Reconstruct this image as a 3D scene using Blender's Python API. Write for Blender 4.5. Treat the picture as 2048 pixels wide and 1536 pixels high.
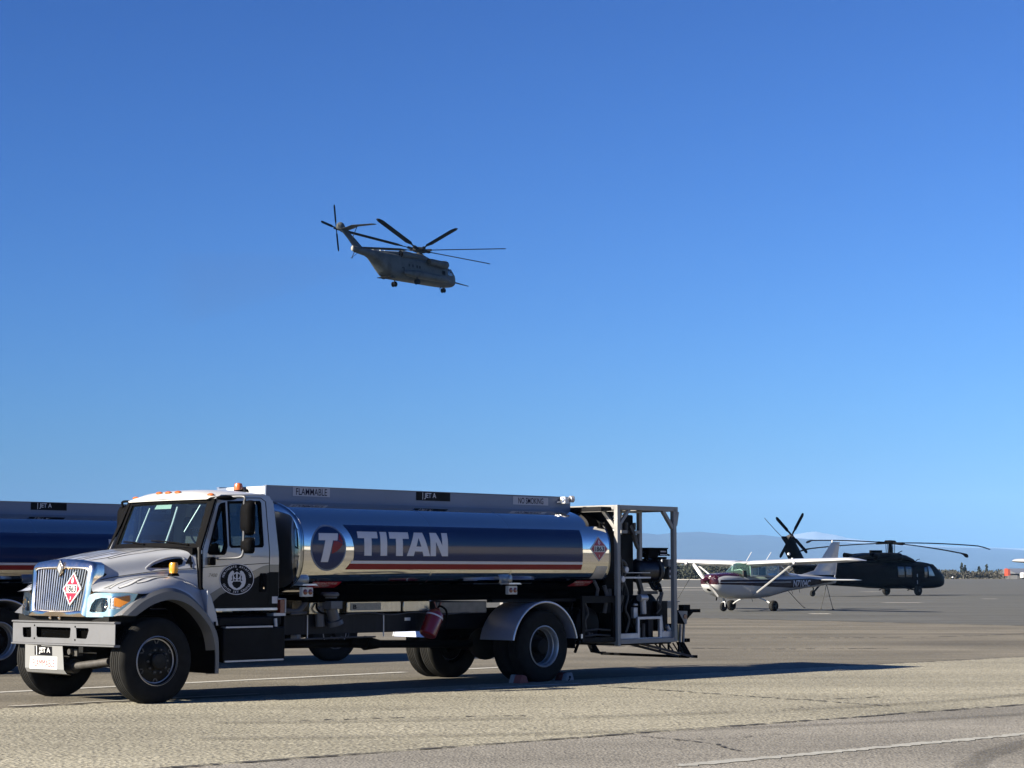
import bpy, bmesh, math, random
from math import sin, cos, pi, radians, sqrt, atan2
from mathutils import Vector, Matrix, Euler
from mathutils.bvhtree import BVHTree
from mathutils.geometry import tessellate_polygon
random.seed(7)
scene = bpy.context.scene
for o in list(bpy.data.objects): bpy.data.objects.remove(o)
COL = scene.collection

# ------------------------------------------------------------ camera
CAM_H = 1.535
cam_data = bpy.data.cameras.new('camera')
cam_data.sensor_width = 36.0
cam_data.lens = 3900.0/2048.0*36.0
cam_data.clip_start = 0.1
cam_data.clip_end = 60000.0
cam = bpy.data.objects.new('camera', cam_data)
COL.objects.link(cam)
cam.location = (0, 0, CAM_H)
cam.rotation_euler = (radians(90) + math.atan((1145.5-768)/3900.0), 0, 0)
scene.camera = cam

# ------------------------------------------------------------ sky, sun, exposure
SUN_EL = radians(27.5)
SUN_AZ = math.atan2(-.868, -.496)          # clockwise from +Y
sv = Vector((sin(SUN_AZ)*cos(SUN_EL), cos(SUN_AZ)*cos(SUN_EL), sin(SUN_EL)))
world = bpy.data.worlds.new('World')
scene.world = world
world.use_nodes = True
wn = world.node_tree
bg = wn.nodes['Background']
sky = wn.nodes.new('ShaderNodeTexSky')
sky.sky_type = 'NISHITA'
sky.sun_disc = False
sky.sun_elevation = SUN_EL
sky.sun_rotation = SUN_AZ % (2*pi)
sky.altitude = 60
sky.air_density = 1.0
sky.dust_density = 0.8
sky.ozone_density = 2.5
gam = wn.nodes.new('ShaderNodeGamma'); gam.inputs[1].default_value = 1.45
tint = wn.nodes.new('ShaderNodeMix'); tint.data_type = 'RGBA'; tint.blend_type = 'MULTIPLY'
tint.inputs[0].default_value = 1.0; tint.inputs[7].default_value = (.085, .178, .338, 1)
wn.links.new(sky.outputs[0], gam.inputs[0]); wn.links.new(gam.outputs[0], tint.inputs[6])
wn.links.new(tint.outputs[2], bg.inputs[0])
bg.inputs[1].default_value = 0.05
sun_data = bpy.data.lights.new('sun', 'SUN')
sun_data.energy = 5.0
sun_data.angle = radians(0.53)
sun_data.color = (1.0, 0.90, 0.74)
sun = bpy.data.objects.new('sun', sun_data)
COL.objects.link(sun)
sun.rotation_euler = sv.to_track_quat('Z', 'Y').to_euler()
scene.view_settings.view_transform = 'Standard'
scene.view_settings.look = 'None'
scene.view_settings.exposure = 1.9
scene.view_settings.gamma = 1.0
scene.render.resolution_x = 1024
scene.render.resolution_y = 768

# ------------------------------------------------------------ materials
MATS = {}
KA = .50      # exposure 1.9 is set for darker real-world base colours
def s2l(c):
    return tuple((x/12.92 if x <= .04045 else ((x+.055)/1.055)**2.4) for x in c)
def mat(name, color=(.5, .5, .5), rough=.5, metal=0.0, coat=0.0, var=0.0, vscale=3.0, bump=0.0, bscale=40.0,
        alpha=None, emit=None, spec=None, dirt=0.0, dirtcol=(.12, .10, .07), dscale=2.5, rvar=0.0, det=4.0, aniso=None):
    if name in MATS: return MATS[name]
    if metal < .4: color = tuple(c*KA for c in color)
    dirtcol = tuple(c*KA for c in dirtcol)
    m = bpy.data.materials.new(name); m.use_nodes = True
    nt = m.node_tree; b = nt.nodes['Principled BSDF']
    b.inputs['Base Color'].default_value = (*color, 1)
    b.inputs['Roughness'].default_value = rough
    b.inputs['Metallic'].default_value = metal
    b.inputs['Coat Weight'].default_value = coat
    b.inputs['Coat Roughness'].default_value = .04
    if spec is not None: b.inputs['Specular IOR Level'].default_value = spec
    tc = nt.nodes.new('ShaderNodeTexCoord')
    def mapping(sc):
        mp = nt.nodes.new('ShaderNodeMapping')
        nt.links.new(tc.outputs['Object'], mp.inputs['Vector'])
        mp.inputs['Scale'].default_value = sc
        return mp.outputs[0]
    def noise(scale, detail=det, vec=None, rough_=.6):
        n = nt.nodes.new('ShaderNodeTexNoise')
        n.inputs['Scale'].default_value = scale; n.inputs['Detail'].default_value = detail
        n.inputs['Roughness'].default_value = rough_
        nt.links.new(vec if vec is not None else (mapping(aniso) if aniso else tc.outputs['Object']), n.inputs['Vector'])
        return n.outputs[0]
    def ramp(src, a, b_, v0, v1):
        r = nt.nodes.new('ShaderNodeMapRange')
        r.inputs['From Min'].default_value = a; r.inputs['From Max'].default_value = b_
        r.inputs['To Min'].default_value = v0; r.inputs['To Max'].default_value = v1
        nt.links.new(src, r.inputs['Value']); return r.outputs[0]
    def mixc(fac, c1, c2):
        x = nt.nodes.new('ShaderNodeMix'); x.data_type = 'RGBA'
        nt.links.new(fac, x.inputs[0])
        for i, c in ((6, c1), (7, c2)):
            if isinstance(c, tuple): x.inputs[i].default_value = (*c, 1)
            else: nt.links.new(c, x.inputs[i])
        return x.outputs[2]
    colsock = None
    if var > 0:
        lo = tuple(max(0, c*(1-var)) for c in color); hi = tuple(min(1, c*(1+var)) for c in color)
        colsock = mixc(ramp(noise(vscale), .3, .7, 0, 1), lo, hi)
    if dirt > 0:
        colsock = mixc(ramp(noise(dscale, 6), .5, .75, 0, dirt), colsock if colsock is not None else tuple(color), dirtcol)
    if colsock is not None: nt.links.new(colsock, b.inputs['Base Color'])
    if rvar > 0:
        nt.links.new(ramp(noise(vscale*1.7), .3, .7, max(0, rough-rvar), min(1, rough+rvar)), b.inputs['Roughness'])
    if bump > 0:
        bp = nt.nodes.new('ShaderNodeBump'); bp.inputs['Strength'].default_value = min(1, bump)
        bp.inputs['Distance'].default_value = .01 if bump <= 1 else .01*bump
        nt.links.new(noise(bscale), bp.inputs['Height']); nt.links.new(bp.outputs[0], b.inputs['Normal'])
    if alpha is not None: b.inputs['Alpha'].default_value = alpha
    if emit is not None:
        b.inputs['Emission Color'].default_value = (*color, 1); b.inputs['Emission Strength'].default_value = emit
    MATS[name] = m
    return m
def glass(name, tint=(.8, .9, .88), refl=.06, haze=0.0, hcol=(.3, .4, .4)):
    if name in MATS: return MATS[name]
    m = bpy.data.materials.new(name); m.use_nodes = True
    nt = m.node_tree; nt.nodes.clear()
    out = nt.nodes.new('ShaderNodeOutputMaterial')
    tr = nt.nodes.new('ShaderNodeBsdfTransparent'); tr.inputs[0].default_value = (*tint, 1)
    gl = nt.nodes.new('ShaderNodeBsdfGlossy'); gl.inputs['Roughness'].default_value = .02
    lw = nt.nodes.new('ShaderNodeLayerWeight'); lw.inputs[0].default_value = .5
    fr = nt.nodes.new('ShaderNodeMath'); fr.operation = 'POWER'; fr.inputs[1].default_value = 3.2
    nt.links.new(lw.outputs['Facing'], fr.inputs[0])
    ad = nt.nodes.new('ShaderNodeMath'); ad.operation = 'ADD'; ad.use_clamp = True; ad.inputs[1].default_value = refl
    nt.links.new(fr.outputs[0], ad.inputs[0])
    mx = nt.nodes.new('ShaderNodeMixShader')
    nt.links.new(ad.outputs[0], mx.inputs[0]); nt.links.new(tr.outputs[0], mx.inputs[1]); nt.links.new(gl.outputs[0], mx.inputs[2])
    last = mx
    if haze > 0:
        df = nt.nodes.new('ShaderNodeBsdfDiffuse'); df.inputs[0].default_value = (*hcol, 1)
        m2 = nt.nodes.new('ShaderNodeMixShader'); m2.inputs[0].default_value = haze
        nt.links.new(mx.outputs[0], m2.inputs[1]); nt.links.new(df.outputs[0], m2.inputs[2]); last = m2
    nt.links.new(last.outputs[0], out.inputs[0])
    MATS[name] = m
    return m

# ------------------------------------------------------------ mesh helpers
def tag(o, label=None, cat=None, group=None, kind=None):
    if label: o['label'] = label
    if cat: o['category'] = cat
    if group: o['group'] = group
    if kind: o['kind'] = kind
    return o
def thing(name, label, cat, loc=(0, 0, 0), rz=0, group=None):
    o = bpy.data.objects.new(name, None); COL.objects.link(o)
    o.empty_display_size = .2
    o.location = loc; o.rotation_euler = (0, 0, rz)
    return tag(o, label, cat, group)
def children(o): return [c for c in bpy.data.objects if c.parent == o]
def copy_tree(o, parent=None, kids=None):
    if kids is None:
        kids = {}
        for c in bpy.data.objects:
            if c.parent: kids.setdefault(c.parent.name, []).append(c)
    c = o.copy(); COL.objects.link(c)
    if parent is not None: c.parent = parent
    for ch in kids.get(o.name, []): copy_tree(ch, c, kids)
    return c
def link_bm(bm, name, m, parent=None, smooth=35, bevel=0, label=None):
    me = bpy.data.meshes.new(name)
    bm.normal_update()
    if smooth:
        lim = radians(smooth)
        for f in bm.faces: f.smooth = True
        for e in bm.edges:
            if len(e.link_faces) == 2:
                try: e.smooth = e.calc_face_angle() < lim
                except Exception: e.smooth = False
            else: e.smooth = True
    bm.to_mesh(me); bm.free()
    for mm in (m if isinstance(m, (list, tuple)) else [m]): me.materials.append(mm)
    o = bpy.data.objects.new(name, me); COL.objects.link(o)
    if parent is not None: o.parent = parent
    if bevel:
        bv = o.modifiers.new('bevel', 'BEVEL'); bv.width = bevel; bv.segments = 2
        bv.limit_method = 'ANGLE'; bv.angle_limit = radians(40); bv.harden_normals = False
    if label: o['label'] = label
    return o
def basis(d):
    d = Vector(d).normalized()
    a = Vector((0, 0, 1)) if abs(d.z) < .9 else Vector((1, 0, 0))
    u = d.cross(a).normalized(); v = d.cross(u).normalized()
    return d, u, v
class MB:
    def __init__(s): s.bm = bmesh.new(); s.mi = 0
    def v(s, p): return s.bm.verts.new(p)
    def f(s, vs):
        try:
            f = s.bm.faces.new(vs); f.material_index = s.mi; return f
        except ValueError: return None
    def rings(s, rings, closed=True, cap0=True, cap1=True):
        R = [[s.v(p) for p in r] for r in rings]
        n = len(R[0])
        for a, b in zip(R[:-1], R[1:]):
            for i in range(n if closed else n-1):
                j = (i+1) % n
                s.f([a[i], a[j], b[j], b[i]])
        if closed and cap0: s.f(list(reversed(R[0])))
        if closed and cap1: s.f(R[-1])
        return s
    def box(s, x0, x1, y0, y1, z0, z1):
        r = lambda z: [(x0, y0, z), (x1, y0, z), (x1, y1, z), (x0, y1, z)]
        return s.rings([r(z0), r(z1)])
    def obox(s, c, size, rot=(0, 0, 0)):
        M = Matrix.Translation(c) @ Euler(rot).to_matrix().to_4x4()
        hx, hy, hz = [k/2 for k in size]
        r = lambda z: [M @ Vector(q) for q in ((-hx, -hy, z), (hx, -hy, z), (hx, hy, z), (-hx, hy, z))]
        return s.rings([r(-hz), r(hz)])
    def bar(s, a, b, w, h=None, up=(0, 0, 1)):
        a, b = Vector(a), Vector(b); h = h or w
        d = (b-a).normalized(); up = Vector(up)
        if abs(d.dot(up)) > .95: up = Vector((1, 0, 0))
        u = d.cross(up).normalized()*w/2; v = u.cross(d).normalized()*h/2
        return s.rings([[p+u+v, p-u+v, p-u-v, p+u-v] for p in (a, b)])
    def cyl(s, a, b, r0, r1=None, n=16, caps=True):
        r1 = r0 if r1 is None else r1
        a, b = Vector(a), Vector(b); d, u, v = basis(b-a)
        return s.rings([[p+(u*cos(2*pi*i/n)+v*sin(2*pi*i/n))*r for i in range(n)] for p, r in ((a, r0), (b, r1))], cap0=caps, cap1=caps)
    def tube(s, pts, r, n=8, caps=True):
        pts = [Vector(p) for p in pts]; R = []
        rr = r if isinstance(r, (list, tuple)) else [r]*len(pts)
        u = None
        for i, p in enumerate(pts):
            d = (pts[min(i+1, len(pts)-1)] - pts[max(i-1, 0)]).normalized()
            if u is None: _, u, _ = basis(d)
            u = (u - d*u.dot(d)).normalized(); w = d.cross(u)
            R.append([p+(u*cos(2*pi*k/n)+w*sin(2*pi*k/n))*rr[i] for k in range(n)])
        return s.rings(R, cap0=caps, cap1=caps)
    def lathe(s, prof, o, d, n=32, caps=True):
        # prof: (r, t) along direction d
        o = Vector(o); d, u, v = basis(d)
        return s.rings([[o+d*t+(u*cos(2*pi*i/n)+v*sin(2*pi*i/n))*max(r, 1e-4) for i in range(n)] for r, t in prof], cap0=caps, cap1=caps)
    def prism(s, poly, plane, a, b):
        def P(p, t):
            return {'xz': (p[0], t, p[1]), 'yz': (t, p[0], p[1]), 'xy': (p[0], p[1], t)}[plane]
        return s.rings([[P(p, a) for p in poly], [P(p, b) for p in poly]])
    def plate(s, outer, holes, mapa, mapb, cuts=None):
        # polygon with holes given thickness between two maps (u,v)->3d
        bm = poly2d([[outer]+list(holes)])
        if cuts: grid_cut(bm, *cuts)
        bot = {}; top = {}
        for v in bm.verts:
            bot[v] = s.v(mapa(v.co.x, v.co.y)); top[v] = s.v(mapb(v.co.x, v.co.y))
        for f in bm.faces:
            s.f([bot[v] for v in f.verts]); s.f([top[v] for v in reversed(f.verts)])
        for e in bm.edges:
            if len(e.link_faces) == 1:
                a, b = e.verts; s.f([bot[a], bot[b], top[b], top[a]])
        bm.free(); return s
    def sphere(s, c, r, n=12, m=8, sc=(1, 1, 1)):
        c = Vector(c)
        R = [[c+Vector((sin(pi*j/m)*cos(2*pi*i/n)*r*sc[0], sin(pi*j/m)*sin(2*pi*i/n)*r*sc[1], cos(pi*j/m)*r*sc[2])) for i in range(n)] for j in range(1, m)]
        R = [[c+Vector((1e-4*cos(2*pi*i/n), 1e-4*sin(2*pi*i/n), r*sc[2])) for i in range(n)]]+R+[[c+Vector((1e-4*cos(2*pi*i/n), 1e-4*sin(2*pi*i/n), -r*sc[2])) for i in range(n)]]
        return s.rings(R)
    def quad(s, *p): s.f([s.v(q) for q in p]); return s
    def build(s, name, m, parent=None, smooth=35, bevel=0, label=None, fix=True):
        if fix: bmesh.ops.recalc_face_normals(s.bm, faces=s.bm.faces)
        return link_bm(s.bm, name, m, parent, smooth, bevel, label)

def poly2d(groups):
    """groups: list of [outer, hole, ...] lists of (u,v) -> bmesh in the xy plane"""
    bm = bmesh.new()
    for g in groups:
        vl = [[Vector((p[0], p[1], 0)) for p in l] for l in g]
        tris = tessellate_polygon(vl)
        vs = [bm.verts.new(p) for l in vl for p in l]
        for t in tris:
            try: bm.faces.new([vs[i] for i in t])
            except ValueError: pass
    return bm
def grid_cut(bm, su, sv_):
    for ax, st in ((0, su), (1, sv_)):
        if not st: continue
        lo = min(v.co[ax] for v in bm.verts); hi = max(v.co[ax] for v in bm.verts)
        k = math.floor(lo/st)+1
        while k*st < hi-1e-5:
            co = Vector((0, 0, 0)); co[ax] = k*st; no = Vector((0, 0, 0)); no[ax] = 1
            bmesh.ops.bisect_plane(bm, geom=bm.verts[:]+bm.edges[:]+bm.faces[:], plane_co=co, plane_no=no, dist=1e-6)
            k += 1
_tc = {}
def text2d(s, w=None, h=1.0, bold=0.0, shear=0.0, raw=None):
    """flat text outline mesh in xy, centred, scaled to w x h (raw: scale factor kept, for letter by letter use)"""
    cu = bpy.data.curves.new('t', 'FONT'); cu.body = s; cu.size = 1; cu.offset = bold; cu.shear = shear
    cu.resolution_u = 3
    ob = bpy.data.objects.new('t', cu); COL.objects.link(ob)
    dg = bpy.context.evaluated_depsgraph_get()
    me = bpy.data.meshes.new_from_object(ob.evaluated_get(dg))
    bpy.data.objects.remove(ob); bpy.data.curves.remove(cu)
    bm = bmesh.new(); bm.from_mesh(me); bpy.data.meshes.remove(me)
    bmesh.ops.remove_doubles(bm, verts=bm.verts, dist=1e-5)
    xs = [v.co.x for v in bm.verts]; ys = [v.co.y for v in bm.verts]
    x0, x1, y0, y1 = min(xs), max(xs), min(ys), max(ys)
    if raw:
        for v in bm.verts: v.co = ((v.co.x-(x0+x1)/2)*raw, (v.co.y-y0)*raw, 0)
        return bm, (x1-x0)*raw
    sx = (w/(x1-x0)) if w else h/(y1-y0); sy = h/(y1-y0)
    for v in bm.verts: v.co = ((v.co.x-(x0+x1)/2)*sx, (v.co.y-(y0+y1)/2)*sy, 0)
    return bm
def decal(bm2, fn, name, m, parent, cuts=None, label=None):
    """lay a flat 2d mesh onto a surface through fn(u,v)->3d"""
    if cuts: grid_cut(bm2, *cuts)
    for v in bm2.verts: v.co = fn(v.co.x, v.co.y)
    return link_bm(bm2, name, m, parent, smooth=0, label=label)
def merge(bms):
    out = bmesh.new()
    for b in bms:
        me = bpy.data.meshes.new('m'); b.to_mesh(me); out.from_mesh(me); bpy.data.meshes.remove(me); b.free()
    return out
def xf(bm, dx=0, dy=0, sx=1, sy=1, rot=0):
    c, s = cos(rot), sin(rot)
    for v in bm.verts:
        x, y = v.co.x*sx, v.co.y*sy
        v.co = (c*x-s*y+dx, s*x+c*y+dy, 0)
    return bm
def circle(cx, cy, r, n=48, ry=None):
    ry = ry or r
    return [(cx+r*cos(2*pi*i/n), cy+ry*sin(2*pi*i/n)) for i in range(n)]
def bvh_of(o):
    bm = bmesh.new(); bm.from_mesh(o.data); t = BVHTree.FromBMesh(bm); bm.free(); return t
def projector(bvh, mk, d, off):
    """mk(u,v)->origin; cast along d, stop off short of the surface"""
    d = Vector(d).normalized()
    def fn(u, v):
        o = Vector(mk(u, v)); hit = bvh.ray_cast(o, d)
        if hit[0] is None:
            near = bvh.find_nearest(o + d*1.0)
            return near[0]-d*off
        nrm = hit[1] if hit[1].dot(d) < 0 else -hit[1]
        return hit[0]+nrm*off
    return fn
def lerp(a, b, t): return a+(b-a)*t
def interp(tab, x):
    if x <= tab[0][0]: return tab[0][1]
    for (a, fa), (b, fb) in zip(tab[:-1], tab[1:]):
        if x <= b: return fa+(fb-fa)*(x-a)/(b-a)
    return tab[-1][1]
def smooth_path(pts, k=6, closed=False):
    pts = [Vector(p) for p in pts]; out = []
    n = len(pts)
    for i in range(n-1):
        p0 = pts[max(i-1, 0)]; p1 = pts[i]; p2 = pts[i+1]; p3 = pts[min(i+2, n-1)]
        for j in range(k):
            t = j/k
            out.append(.5*((2*p1)+(-p0+p2)*t+(2*p0-5*p1+4*p2-p3)*t*t+(-p0+3*p1-3*p2+p3)*t**3))
    out.append(pts[-1]); return out

# shared materials
M_silver = mat('silver paint', (.60, .63, .68), .34, .12, coat=.6, var=.04, vscale=1.5, dirt=.10, dirtcol=(.32, .29, .24), dscale=4)
M_white = mat('white paint', (.78, .78, .76), .3, 0, coat=.4, var=.03, dirt=.08, dirtcol=(.45, .42, .36))
M_cabgrey = mat('pale grey cab paint', (.60, .61, .63), .28, .1, coat=.8, var=.03, vscale=2, dirt=.12, dirtcol=(.38, .36, .31), dscale=3)
M_black = mat('black paint', (.006, .006, .006), .4, 0, coat=.0, spec=.10, var=.3, dirt=.2, dirtcol=(.05, .045, .04))
M_blackm = mat('black satin metal', (.007, .007, .009), .5, .0, spec=.10, var=.4, vscale=6, dirt=.3, dirtcol=(.03, .027, .022), dscale=5, bump=.15, bscale=60)
M_plast = mat('black plastic', (.005, .005, .006), .75, 0, spec=.05, var=.2, bump=.1, bscale=120)
M_rubber = mat('tyre rubber', (.021, .021, .020), .85, 0, var=.35, vscale=7, dirt=.4, dirtcol=(.035, .031, .026), dscale=6, bump=.3, bscale=70, spec=.15)
M_chrome = mat('chrome', (.90, .76, .61), .16, 1.0, rvar=.04, vscale=5, bump=.02, bscale=3)
M_alu = mat('brushed aluminium', (.55, .56, .57), .38, .85, var=.10, vscale=8, rvar=.1, bump=.08, bscale=90, dirt=.2, dirtcol=(.25, .22, .18))
M_alud = mat('dull aluminium', (.42, .42, .43), .5, .7, var=.12, vscale=6, dirt=.3, dirtcol=(.16, .14, .11), bump=.1, bscale=70)
M_navy = mat('navy vinyl', (.016, .042, .145), .10, 0, spec=.28, var=.04)
M_vwhite = mat('white vinyl', (.95, .95, 1.0), .35, 0, var=.03)
M_vred = mat('red vinyl', (.36, .018, .026), .25, 0, spec=.2, var=.06)
M_signred = mat('placard red', (.56, .02, .05), .35, 0, var=.05)
M_signwhite = mat('sign white', (.95, .95, .94), .4, 0, var=.03)
M_signblack = mat('sign black', (.008, .008, .010), .5, spec=.1)
M_textblue = mat('dark lettering', (.02, .014, .04), .5, spec=.1)
M_amber = mat('amber lens', (.85, .30, .02), .2, 0, coat=.6)
M_amber2 = mat('orange lens', (.75, .17, .02), .25, 0, coat=.5)
M_redlens = mat('red brown lens', (.22, .035, .02), .25, 0, coat=.5)
M_red = mat('red enamel', (.30, .012, .014), .3, 0, coat=.5, var=.1, dirt=.2)
M_inter = mat('cab interior', (.03, .03, .032), .8, 0, var=.2)
M_dash = mat('dashboard grey', (.16, .165, .16), .75, 0, var=.1)
M_glass = glass('windscreen glass', (.60, .74, .74), .045, .012, (.25, .33, .35))
M_glass2 = glass('side glass', (.45, .52, .55), .05)
M_lens = glass('lamp lens', (.9, .92, .92), .015)
M_galv = mat('galvanised pipe', (.11, .11, .115), .55, .0, spec=.3, var=.15, vscale=9)
M_grease = mat('dirty running gear', (.008, .008, .0075), .75, .0, spec=.2, var=.5, vscale=9, bump=.5, bscale=30)
# ============================================================ GROUND
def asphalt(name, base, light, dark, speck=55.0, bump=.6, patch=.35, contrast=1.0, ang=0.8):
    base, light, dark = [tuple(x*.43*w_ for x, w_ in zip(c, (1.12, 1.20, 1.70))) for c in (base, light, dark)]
    m = bpy.data.materials.new(name); m.use_nodes = True
    nt = m.node_tree; b = nt.nodes['Principled BSDF']; b.inputs['Roughness'].default_value = .9
    b.inputs['Specular IOR Level'].default_value = .25
    tc = nt.nodes.new('ShaderNodeTexCoord')
    L = nt.links.new
    def noise(scale, detail, vec=None, r=.6):
        n = nt.nodes.new('ShaderNodeTexNoise'); n.inputs['Scale'].default_value = scale
        n.inputs['Detail'].default_value = detail; n.inputs['Roughness'].default_value = r
        L(vec or tc.outputs['Object'], n.inputs['Vector']); return n.outputs[0]
    def rng(src, a, b_, v0, v1):
        r = nt.nodes.new('ShaderNodeMapRange')
        for k, x in zip(('From Min', 'From Max', 'To Min', 'To Max'), (a, b_, v0, v1)): r.inputs[k].default_value = x
        L(src, r.inputs['Value']); return r.outputs[0]
    def mix(fac, c1, c2, mode='MIX'):
        x = nt.nodes.new('ShaderNodeMix'); x.data_type = 'RGBA'; x.blend_type = mode
        L(fac, x.inputs[0]) if not isinstance(fac, float) else setattr(x.inputs[0], 'default_value', fac)
        for i, c in ((6, c1), (7, c2)):
            if isinstance(c, tuple): x.inputs[i].default_value = (*c, 1)
            else: L(c, x.inputs[i])
        return x.outputs[2]
    # aggregate: small stones of different tone
    vo = nt.nodes.new('ShaderNodeTexVoronoi'); vo.inputs['Scale'].default_value = speck; L(tc.outputs['Object'], vo.inputs['Vector'])
    sep = nt.nodes.new('ShaderNodeSeparateColor'); L(vo.outputs['Color'], sep.inputs[0])
    c = mix(rng(noise(speck*.55, 3, r=.75), .36, .64, 0, 1), dark, light)
    c = mix(rng(sep.outputs[0], .0, 1.0, 0.0, .75*contrast), base, c)
    # wide soft patches and long wear streaks along the lane
    mp = nt.nodes.new('ShaderNodeMapping'); L(tc.outputs['Object'], mp.inputs['Vector'])
    mp.inputs['Rotation'].default_value = (0, 0, -ang); mp.inputs['Scale'].default_value = (.06, .5, 1)
    st = rng(noise(1.0, 4, mp.outputs[0]), .35, .68, 1-patch, 1+patch*.35)
    pa = rng(noise(.35, 5), .35, .7, 1-patch*.6, 1+patch*.3)
    mm = nt.nodes.new('ShaderNodeMath'); mm.operation = 'MULTIPLY'; L(st, mm.inputs[0]); L(pa, mm.inputs[1])
    hsv = nt.nodes.new('ShaderNodeHueSaturation'); L(mm.outputs[0], hsv.inputs['Value']); L(c, hsv.inputs['Color'])
    # dark spots: oil and old stains
    sp = rng(noise(1.3, 6, r=.7), .66, .76, 0, .45)
    c2 = mix(sp, hsv.outputs[0], tuple(x*.55 for x in base))
    L(c2, b.inputs['Base Color'])
    bp = nt.nodes.new('ShaderNodeBump'); bp.inputs['Strength'].default_value = bump; bp.inputs['Distance'].default_value = .008
    add = nt.nodes.new('ShaderNodeMath'); add.operation = 'ADD'
    L(noise(speck*.8, 3), add.inputs[0]); L(vo.outputs['Distance'], add.inputs[1])
    L(add.outputs[0], bp.inputs['Height']); L(bp.outputs[0], b.inputs['Normal'])
    return m
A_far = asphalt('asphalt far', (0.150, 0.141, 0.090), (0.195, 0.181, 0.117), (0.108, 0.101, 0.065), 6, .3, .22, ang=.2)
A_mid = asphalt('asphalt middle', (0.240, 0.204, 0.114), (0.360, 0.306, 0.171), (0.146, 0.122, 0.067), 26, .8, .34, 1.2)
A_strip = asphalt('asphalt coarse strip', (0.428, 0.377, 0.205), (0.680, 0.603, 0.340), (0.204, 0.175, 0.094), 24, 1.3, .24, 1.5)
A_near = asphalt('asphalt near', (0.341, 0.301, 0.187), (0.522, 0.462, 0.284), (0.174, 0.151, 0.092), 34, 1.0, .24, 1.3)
M_dry = mat('dry grass', (.30, .265, .16), .95, 0, var=.35, vscale=.05, bump=.4, bscale=2, dirt=.4, dirtcol=(.17, .17, .09), dscale=.02)
M_conc = mat('pale concrete', (.95, .90, .76), .9, 0, var=.15, vscale=.5)

def sheet(name, pts, z, m, label=None):
    b = MB(); b.f([b.v((x, y, z)) for x, y in pts])
    o = b.build(name, m, smooth=0, fix=False)
    if o.data.polygons[0].normal.z < 0: o.data.flip_normals()
    tag(o, kind='structure'); return o
R_ = 26000
sheet('ground', [(-R_, -R_), (R_, -R_), (R_, R_), (-R_, R_)], 0.0, M_dry)
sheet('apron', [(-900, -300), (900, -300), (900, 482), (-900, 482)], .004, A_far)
def along(p, d, t): return (p[0]+d[0]*t, p[1]+d[1]*t)
Cp, Cd = (6.07, 66.92), (.658, -.753)
Bp, Bd = (-5.77, 22.24), (.744, .668)
Ap, Ad = (-2.46, 15.62), (.759, .651)
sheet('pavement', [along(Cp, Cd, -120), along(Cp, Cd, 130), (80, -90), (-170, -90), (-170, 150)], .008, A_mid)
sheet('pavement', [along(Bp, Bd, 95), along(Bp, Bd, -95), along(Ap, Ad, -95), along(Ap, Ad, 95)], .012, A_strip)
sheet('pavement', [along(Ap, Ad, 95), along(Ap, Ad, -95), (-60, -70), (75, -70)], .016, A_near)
sheet('service_road', [(-160, 425), (45, 425), (47, 462), (-160, 462)], .010, M_conc)

# ribbons: painted lines and open joints, with ragged edges
def ribbon(name, pts, w, z, m, step=.25, jit=.15, wob=0.0, gaps=0.0, seed=1):
    rnd = random.Random(seed); b = MB()
    P = [Vector((x, y, 0)) for x, y in pts]
    seq = []
    for p, q in zip(P[:-1], P[1:]):
        n = max(1, int((q-p).length/step))
        for i in range(n): seq.append((p.lerp(q, i/n), (q-p).normalized()))
    seq.append((P[-1], (P[-1]-P[-2]).normalized()))
    off = 0; prev = None
    for p, d in seq:
        off = off*.8 + rnd.uniform(-wob, wob)
        nrm = Vector((-d.y, d.x, 0)); c = p+nrm*off
        ww = w*(1+rnd.uniform(-jit, jit))
        a, e = c+nrm*ww/2, c-nrm*ww/2
        va, ve = b.v((a.x, a.y, z)), b.v((e.x, e.y, z))
        if prev and rnd.random() > gaps: b.f([prev[0], prev[1], ve, va])
        prev = (va, ve)
    bmesh.ops.delete(b.bm, geom=[v for v in b.bm.verts if not v.link_faces], context='VERTS')
    o = b.build(name, m, smooth=0); return tag(o, kind='structure')
M_line = mat('worn white line', (.62, .61, .56), .8, 0, var=.12, vscale=3, dirt=.75, dirtcol=(.26, .235, .19), dscale=9)
M_line2 = mat('very worn white line', (.46, .44, .385), .85, 0, var=.1, vscale=3, dirt=1.0, dirtcol=(.24, .22, .18), dscale=14)
M_line3 = mat('faded white line', (.46, .46, .42), .85, 0, var=.15, vscale=5, dirt=1.0, dirtcol=(.38, .35, .29), dscale=18)
M_joint = mat('open joint', (.030, .027, .022), .95, 0, var=.3)
M_tar = mat('crack filler', (.055, .048, .038), .9, 0, var=.3)
ribbon('road_marking', [(-14.2, 17.3), (-1.44, 30.55), (.7, 32.75)], .20, .014, M_line, .3, .12, .0, .02, 3)
ribbon('road_marking', [(-5.9, 22.45), (-3.2, 24.9)], .13, .0165, M_line2, .2, .3, .0, .1, 8)
ribbon('road_marking', [(1.3, 15.6), (4.78, 18.6), (20, 31.8)], .15, .021, M_line3, .06, .45, .012, .04, 4)
ribbon('road_marking', [(-.9, 25.6), (1.1, 27.35)], .13, .0165, M_line, .2, .2, 0, .05, 9)
ribbon('road_marking', [(-30, 205), (22, 204.5)], 7.0, .010, M_line2, 2, .1, 0, .1, 5)
ribbon('road_marking', [(-30, 176), (18.5, 174.5)], 4.5, .010, M_line2, 2, .1, 0, .1, 6)
for k, (a, b_) in enumerate([((11.14, 73.39), (11.9, 73.39)), ((28.2, 157.5), (29.9, 160)), ((27.6, 115.2), (28.5, 115.2)), ((19, 100.5), (21, 100.7))]):
    ribbon('road_marking', [a, b_], 1.2, .010, M_line2, .3, .1, 0, 0, 20+k)
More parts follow.
